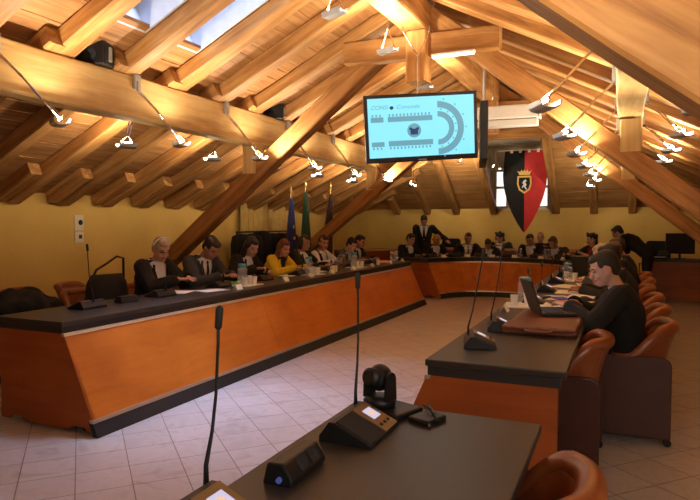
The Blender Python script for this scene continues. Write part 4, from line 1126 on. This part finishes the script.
def sheet(p, w, l, rz, name, label, mat='paper', z=DH, th=.004, group=None, cat='paper', extra=0):
    e = obj(name, BX((-w/2, -l/2, 0), (w/2, l/2, th)), M[mat], None)
    e.location = (p[0], p[1], z); e.rotation_euler.z = rz; return tag(e, label, cat, group)
RS = [(-.42, 5.3, .05), (-.66, 5.45, .4), (-.38, 5.75, -.2), (-.60, 6.05, .15), (-.36, 6.25, -.08), (-.55, 6.6, .3), (-.34, 6.85, .1), (-.58, 7.2, -.3), (-.36, 7.5, .2), (-.55, 8.0, .1), (-.38, 8.5, -.2)]
TR = ['beside the laptop', 'left of the pile beside the laptop', 'in front of the brown-haired woman', 'half under the blue folder', 'right of the blue folder', 'beyond the blue folder', 'in front of the third sitter', 'on the inner side before the fourth sitter', 'before the fair-haired sitter', 'far along the right desk', 'farthest along the right desk']
for (x, y, r), t in zip(RS, TR):
    sheet((x, y), .24, .34, r, 'paper_sheet', 'white sheets on the right desk ' + t, th=.004+.003*random.random(), group='papers on the right desk')
sheet((-.52, 5.95), .13, .22, .5, 'folder', 'small bright blue folder on the papers of the right desk', 'bluepaper', z=DH+.008, th=.006, cat='folder')
sheet((-.78, 6.0), .17, .28, 1.2, 'notebook', 'black notebook lying among the papers near the glass jug', 'black', th=.018, cat='notebook')
# left desk papers
for (x, y, r, t) in ((-4.15, 4.98, .3, 'by the headband woman\'s hands'), (-3.95, 5.25, -.3, 'between the headband woman and the grey suit'), (-4.15, 7.2, .1, 'before the black-haired woman'), (-4.1, 8.0, .2, 'under the yellow sleeves'), (-4.12, 9.4, .3, 'before the vest wearer'), (-4.1, 10.3, .1, 'before the slate suit')):
    sheet((x, y), .21, .30, r, 'paper_sheet', 'white paper on the left desk ' + t, group='papers on the left desk')
sheet((-4.22, 5.98), .20, .32, .2, 'folder', 'bright green folder under the hands of the man in the grey suit', 'green', th=.012, cat='folder')
sheet((-4.02, 10.45), .22, .40, .2, 'paper_sheet', 'pink papers on the left desk near its far end', 'food', th=.02)

def card(p, rz, label):
    e = obj('name_card', bmesh.new(), M['card'])
    bm = bmesh.new(); prism(bm, [(-.03, 0), (0, .055), (.03, 0), (.027, 0), (0, .050), (-.027, 0)], -.055, .055); bm.to_mesh(e.data); bm.free()
    e.location = (p[0], p[1], DH); e.rotation_euler.z = rz; return tag(e, label, 'name card', 'folded name cards')
for y, t in ((5.45, 'before the man with the green folder'), (6.45, 'beside the tray with the bottle'), (7.1, 'before the black-haired woman'), (7.75, 'before the yellow jacket'), (8.5, 'past the yellow jacket'), (9.25, 'before the vest wearer'), (10.1, 'before the slate grey suit'), (10.75, 'at the far end')):
    card((-3.76, y), 0, 'cream name card on the left desk ' + t)
for k, (p, t) in enumerate(arc_pos):
    for dd in (.13,):
        t2 = t-dd; card((AC.x+1.50*math.cos(t2), AC.y+1.50*.82*math.sin(t2)), t2, 'folded cream name card on the far curved desk, %s from its left end' % ORD[k])
for y, t in ((4.95, 'near'), (6.1, 'second'), (7.3, 'third'), (8.4, 'fourth')):
    card((-.86, y), 0, 'cream name card on the inner edge of the right desk, %s one' % t)

def bottle(p, label, lid='bluelid', h=.20, r=.036, z=DH, group='water bottles', cat='bottle'):
    e = empty('water_bottle', (p[0], p[1], z), 0, label, cat, group)
    bm = bmesh.new(); lathe(bm, [(r*.9, 0), (r, .01), (r, h*.7), (r*.96, h*.78), (r*.75, h*.86), (r*.7, h*.88)], n=16); obj('bottle_body', bm, M['water'], e, smooth=True)
    bm = bmesh.new(); lathe(bm, [(r*.8, h*.88), (r*.8, h), (r*.7, h+.004)], n=16); obj('lid', bm, M[lid], e)
    bm = bmesh.new(); lathe(bm, [(r*.93, .004), (r*.93, h*.45)], n=16); obj('contents', bm, M['water'], e)
def cup(p, label, mat='white', z=DH, h=.09, r=.034, group='paper cups'):
    bm = bmesh.new(); lathe(bm, [(r*.75, 0), (r, h), (r*.94, h), (r*.7, .004)], n=16); o = obj('cup', bm, M[mat], smooth=False)
    o.location = (p[0], p[1], z); tag(o, label, 'cup', group)
# trays with a jug and cups
def tray(p, label, rz=0):
    o = obj('tray', BX((-.13, -.17, 0), (.13, .17, .010)), M['white'], bevel=.004); o.location = (p[0], p[1], DH); o.rotation_euler.z = rz; tag(o, label, 'tray', 'white serving trays')
for y, t in ((5.85, 'in front of the grey suit'), (7.45, 'before the yellow jacket'), (9.0, 'before the vest wearer')):
    tray((-3.92, y), 'small white serving tray on the left desk ' + t)
    bottle((-3.95, y-.04), 'clear jug-like bottle with a blue lid on the tray ' + t, h=.235, r=.058, z=DH+.010)
    for q, (dx, dy) in enumerate(((.06, .07), (-.04, .12), (.06, -.12))):
        cup((-3.92+dx, y+dy), 'white cup on the tray %s, %s' % (t, ('right of the bottle', 'behind the bottle', 'left of the bottle')[q]), z=DH+.010)
cup((-3.85, 7.95), 'beige cup on the left desk before the yellow jacket', 'card', group='loose cups on the left desk'); cup((-3.86, 8.08), 'beige cup beside another one past the yellow jacket', 'card', group='loose cups on the left desk')
cup((-3.85, 9.75), 'white cup on the left desk between vest wearer and slate suit', group='loose cups on the left desk')
for y, t in ((10.55, 'third from the far end'), (10.72, 'second from the far end'), (10.84, 'at the very end')): bottle((-3.9, y), 'slim clear water bottle with white lid on the left desk, ' + t, 'white', h=.19, r=.03)
bottle((-.80, 5.62), 'large glass jug with blue lid standing on the laptop desk', h=.22, r=.065)
tray((-.80, 5.62-.28), 'white tray with cups next to the large glass jug', .1)
cup((-.84, 5.28), 'white cup beside the large glass jug', z=DH+.010); cup((-.75, 5.42), 'second white cup beside the large glass jug', z=DH+.010)
bottle((-.62, 7.9), 'glass jug with blue lid farther along the right desk', h=.22, r=.06)
cup((-.55, 8.1), 'white cup behind the farther jug on the right desk'); cup((-.66, 8.25), 'white cup farthest along the right desk')
for k, (p, t) in enumerate(arc_pos):
    if k in (1, 3, 4):
        for q in (-.14, -.19): t2 = t+q; bottle((AC.x+1.62*math.cos(t2), AC.y+1.62*.82*math.sin(t2)), 'small bottle on the far curved desk, %s of the pair near its %s microphone' % ('left' if q == -.14 else 'right', ORD[k]), 'white', h=.19, r=.03)
# heap of newspapers held up on the right desk
for k in range(5):
    o = obj('magazine', BX((-.11, -.003, 0), (.11, .003, .27), Matrix.Rotation(math.radians(-16), 4, 'X')), M['paper' if k % 2 else 'darkcloth'])
    o.location = (-.52, 8.75+k*.07, DH); o.rotation_euler = (0, 0, .5+.1*k); tag(o, 'open leaflet standing aslant on the right desk, %s from the camera in the row' % ORD[k], 'leaflet', 'leaflets standing on the right desk')

# clerk desk items
e = empty('monitor', (1.0, 13.45, .82), math.radians(8), 'black computer monitor on the dark red desk at the back right', 'monitor')
obj('stand', BX((-.1, -.08, 0), (.1, .08, .015)), M['black'], e); obj('neck', BX((-.02, 0, .015), (.02, .03, .12)), M['black'], e); obj('screen', BX((-.26, -.03, .10), (.26, .0, .50)), M['black'], e, bevel=.008)
e = empty('printer', (.62, 13.25, .82), 0, 'low black printer with paper on the dark red desk', 'printer')
obj('housing', BX((-.17, -.14, 0), (.17, .14, .15)), M['black'], e, bevel=.015); obj('paper_tray', BX((-.12, -.20, .04), (.12, -.14, .055)), M['paper'], e)

# handbag and coats
e = empty('handbag', (-4.88, 4.72, .56), math.radians(80), 'large black handbag with a looped strap beside the woman with the headband', 'bag')
bm = bmesh.new(); rs = []
for z, hx, hy in ((-.09, .16, .07), (-.05, .20, .10), (.15, .22, .10), (.33, .21, .07), (.42, .17, .04)):
    rs.append([V((hx*max(-1, min(1, 1.2*math.cos(t))), hy*max(-1, min(1, 1.2*math.sin(t))), z)) for t in [2*PI*i/20 for i in range(20)]])
rings(bm, rs); obj('body', bm, M['blackcloth'], e, smooth=True)
bm = bmesh.new(); tube(bm, [(-.17, 0, .38), (-.12, 0, .47), (.0, 0, .53), (.12, 0, .60), (.20, 0, .58), (.20, 0, .34)], .012, 8); obj('strap', bm, M['blackcloth'], e, smooth=True)
chair(-4.98, 4.66, -90, 'tan tub chair holding the large black handbag', CL)
def cloth_heap(name, c, r, label, cat, mat='blackcloth', seed=0):
    bm = bmesh.new(); ball(bm, (0, 0, 0), r, None, 24)
    ball(bm, (r[0]*.4, r[1]*.6, -r[2]*.35), (r[0]*.6, r[1]*.7, r[2]*.7), None, 18); ball(bm, (-r[0]*.2, -r[1]*.6, -r[2]*.3), (r[0]*.7, r[1]*.6, r[2]*.7), None, 18)
    b = remesh(bm, .015, 2, .05, seed); o = obj(name, b, M[mat], smooth=True); o.location = c; return tag(o, label, cat)
cloth_heap('coat', (-5.18, 3.92, .76), (.20, .30, .14), 'black coat thrown over the chair at the left edge of the photo', 'coat', seed=2)

# coat rack with coats by the left wall
e = empty('coat_rack', (-6.05, 9.7, 0), 0, 'dark rail stand carrying black coats behind the black-haired woman', 'coat rack')
bm = bmesh.new()
for y in (-.95, .95): tube(bm, [(-.2, y, .02), (.2, y, .02)], .015, 8); tube(bm, [(0, y, .02), (0, y, 1.36)], .015, 8)
obj('frame', bm, M['black'], e); bm = bmesh.new(); tube(bm, [(0, -.97, 1.36), (0, .97, 1.36)], .016, 8); obj('rail', bm, M['black'], e)
for k in range(6):
    y = 8.88+.33*k
    bm = bmesh.new(); rs = []
    hgt = 1.33+.05*(k == 2)
    for z, hx, hy in ((.35, .24, .13), (.6, .23, .13), (.9, .21, .13), (1.15, .21, .13), (hgt-.05, .19, .10), (hgt, .06, .05)):
        rs.append([V((hx*math.cos(t)*(1+.05*math.sin(5*t+k)), hy*math.sin(t)*(1+.08*math.sin(4*t+k*2)), z)) for t in [2*PI*i/24 for i in range(24)]])
    rings(bm, rs); o = obj('coat', bm, M['blackcloth'], smooth=True); o.location = (-6.05, y, 0)
    tag(o, 'long black coat hanging on the rail stand, %s from the camera' % ORD[k], 'coat', 'coats hanging on the rail stand')
# curtain
bm = bmesh.new(); rs = []; n = 60
top = []
for i in range(n+1):
    y = 9.3+2.0*i/n; x = -6.36+.035*math.sin(i*1.25)
    rs.append([V((x, y, .25)), V((x+.01, y, .25)), V((x+.01, y, 1.88)), V((x, y, 1.88))])
rings(bm, rs); tag(obj('curtain', bm, M['curtain'], smooth=False), 'pleated ochre curtain hanging on the left wall behind the coat rack', 'curtain')

# flags
def flag(x, y, lean, hgt, mat, label, star=False):
    e = empty('flag', (x, y, 0), 0, label, 'flag', 'flags on poles behind the left row')
    bm = bmesh.new(); lathe(bm, [(.16, 0), (.16, .02), (.05, .05), (.03, .12)], n=20); obj('stand', bm, M['gold'], e)
    top = V((lean, 0, hgt)); bm = bmesh.new(); tube(bm, [V((0, 0, .05)), top], .013, 8); obj('pole', bm, M['gold'], e)
    bm = bmesh.new(); rr = [(top+V((0, 0, z)), r) for z, r in ((-.02, .016), (0, .022), (.03, .026), (.06, .02), (.09, .008), (.11, .003))]
    tube(bm, [a for a, b in rr], [b for a, b in rr], 10); obj('finial', bm, M['gold'], e, smooth=True)
    bm = bmesh.new(); rs = []
    for k in range(15):
        f = k/14; z = hgt-.12-f*(hgt-.75); w_ = .035+.15*f**.8; c = V((lean*z/hgt, 0, z))
        rs.append([c+V(((w_*.55*(1+.25*math.sin(5*t+f*2)))*math.cos(t), (w_*(1+.18*math.sin(6*t)))*math.sin(t)+.02, 0)) for t in [2*PI*i/32 for i in range(32)]])
    rings(bm, rs); cl = obj('cloth', bm, M[mat], e, smooth=True)
    if star:
        for z in (1.25, 1.02, 1.45):
            bm = bmesh.new(); w_ = .035+.15*((hgt-.12-z)/(hgt-.75))**.8; P0 = V((w_*.62, -.02, z)); 
            pts = []
            for i in range(10):
                a = PI/2+2*PI*i/10; r = .035 if i % 2 == 0 else .015; pts.append((r*math.cos(a), r*math.sin(a)))
            prism(bm, [(P0.y+a, P0.z+b) for a, b in pts], P0.x, P0.x+.012, axis='x'); obj('star', bm, M['gold'], cl)
flag(-5.42, 9.50, 0, 2.08, 'flagblue', 'dark blue flag with yellow stars on a pole, left of the three', True)
flag(-5.45, 10.1, 0, 2.22, 'flaggreen', 'dark green flag furled on the middle of the three poles')
flag(-5.30, 10.55, .16, 2.20, 'flagdark', 'dark furled flag on the leaning brass pole, right of the three')

# wall plates
for z, t, s in ((1.48, 'upper small white wall plate with a round dark mark on the left wall', True), (1.33, 'lower small white wall plate on the left wall', False)):
    e = empty('wall_plate', (XL+.001, 5.78, z), 0, t, 'wall plate')
    obj('plate', BX((0, -.07, -.065 if s else -.07), (.012, .07, .135 if s else .068)), M['cream'], e, bevel=.004)
    bm = bmesh.new()
    if s: tube(bm, [(.012, .02, .04), (.016, .02, .04)], .035, 16)
    else: box(bm, (.012, -.01, -.02), (.014, .04, .03))
    obj('mark', bm, M['black'] if s else M['greycloth'], e)

# ------------------------------------------------------------------ shield banner
def banner():
    e = empty('shield_banner', (-2.12, 14.62, 1.30), 0, 'long pointed shield banner, black on the left and red on the right, with a crest', 'banner')
    W, H = .50, 1.90
    def half(z):      # half width at height z
        f = z/H
        return W*min(1, (math.sin(min(f, .72)/.72*PI/2))**.85)*(1-.10*max(0, (f-.72)/.28))
    n = 30
    for s, m, nm in ((-1, 'blackcloth', 'black_half'), (1, 'red', 'red_half')):
        bm = bmesh.new(); rs = []
        for k in range(n+1):
            z = H*k/n; h = max(half(z), .004); a = []
            for j in range(7): x = s*h*j/6; a.append(V((x, -.03*math.cos(x/W*PI/2)+.012*math.sin(z*5+x*9), z)))
            b = [p+V((0, .008, 0)) for p in a[::-1]]; rs.append(a+b)
        rings(bm, rs); obj(nm, bm, M[m], e, smooth=False)
    bm = bmesh.new(); tube(bm, [(-W-.1, 0, H+.01), (W+.1, 0, H+.01)], .014, 8); obj('hanging_rod', bm, M['white'], e)
    for x in (-.30, -.1, .1, .3): obj('hanging_tab', BX((x-.03, -.04, H-.05), (x+.03, .0, H+.03)), M['card'], e)
    bm = bmesh.new()
    for x in (-W-.05, W+.05): tube(bm, [(x, 0, H), (x, 0, H+.2)], .004, 6)
    obj('cord', bm, M['white'], e)
    # crest : gold rim shield, dark field, pale rampant beast shape, crown
    sh = [(-.13, .15), (.13, .15), (.14, .0), (.10, -.12), (0, -.19), (-.10, -.12), (-.14, .0)]
    bm = bmesh.new(); prism(bm, [(a*1.2, 1.13+b*1.2) for a, b in sh], -.050, -.034); cr = obj('crest', bm, M['gold'], e)
    bm = bmesh.new(); prism(bm, [(a*.92, 1.13+b*.95) for a, b in sh], -.056, -.050); obj('crest_field', bm, M['blackcloth'], cr)
    bm = bmesh.new(); prism(bm, [(-.02, 1.20), (.03, 1.23), (.055, 1.19), (.02, 1.17), (.05, 1.11), (.03, 1.06), (.065, 1.00), (.03, 1.0), (-.005, 1.07), (-.04, 1.03), (-.055, 1.05), (-.015, 1.12), (-.05, 1.16), (-.03, 1.17)], -.061, -.056); obj('crest_figure', bm, M['shirt'], cr)
    bm = bmesh.new(); prism(bm, [(-.11, 1.33), (.11, 1.33), (.13, 1.37), (.16, 1.43), (.09, 1.40), (.07, 1.46), (.03, 1.41), (0, 1.47), (-.03, 1.41), (-.07, 1.46), (-.09, 1.40), (-.16, 1.43), (-.13, 1.37)], -.056, -.036); obj('crown', bm, M['gold'], cr)
banner()
# small lamp bracket lights at the hip
bracket_lamp((-3.10, 13.2, zh(13.2)-.02), (-3.28, 13.15, zh(13.2)-.28), 'halogen lamp below the end roof left of the banner', 'halogen lamps under the end roof', power=26, aim=V((0, .7, .35)))
bracket_lamp((-4.10, 12.6, zh(12.6)-.02), (-4.15, 12.5, 2.35), 'halogen lamp below the end roof above the standing man', 'halogen lamps under the end roof', power=26, aim=V((.1, .7, .4)))
bracket_lamp((-.60, 12.9, zh(12.9)-.02), (-.62, 12.8, 2.25), 'halogen lamp low under the end roof right of the banner', 'halogen lamps under the end roof', power=26, aim=V((-.1, .7, .35)))

# ------------------------------------------------------------------ light and world
def area(loc, target, e, sx, sy, col, spread=180):
    l = bpy.data.lights.new('daylight', 'AREA'); l.shape = 'RECTANGLE'; l.size = sx; l.size_y = sy; l.energy = e; l.color = col; l.spread = math.radians(spread)
    o = bpy.data.objects.new('window_daylight', l); COL.objects.link(o); o.location = loc
    o.rotation_euler = (V(target)-V(loc)).to_track_quat('-Z', 'Y').to_euler(); return o
area((1.4, -.65, zr(1.4)+.42), (-2.4, 3.6, .0), 60, 1.2, 2.8, (1.0, .88, .79), 150)  # added fill lamp over the unseen right roof light
area((-3.0, 4.6, 7.4), (-2.8, 4.6, 0), 1000, 3.6, 3.6, (1.0, .88, .79), 100)
w = bpy.data.worlds.new('sky'); SC.world = w; w.use_nodes = True
nt = w.node_tree; bg = nt.nodes['Background']
tc = nt.nodes.new('ShaderNodeTexCoord'); sp = nt.nodes.new('ShaderNodeSeparateXYZ')
r = ramp(nt, [(.0, (1.5, 1.35, 1.1)), (.10, (.9, .92, .95)), (.24, (.14, .25, .58)), (1.0, (.08, .16, .45))])
nt.links.new(tc.outputs['Generated'], sp.inputs[0]); nt.links.new(sp.outputs['Z'], r.inputs['Fac'])
nt.links.new(r.outputs['Color'], bg.inputs['Color']); bg.inputs['Strength'].default_value = 1.0

vs = SC.view_settings; vs.view_transform = 'Standard'; vs.look = 'None'; vs.gamma = 1; vs.use_curve_mapping = False; vs.exposure = .36
try:
    SC.cycles.use_denoising = True
    SC.cycles.max_bounces = 9; SC.cycles.transparent_max_bounces = 20; SC.cycles.sample_clamp_indirect = 4
except Exception: pass
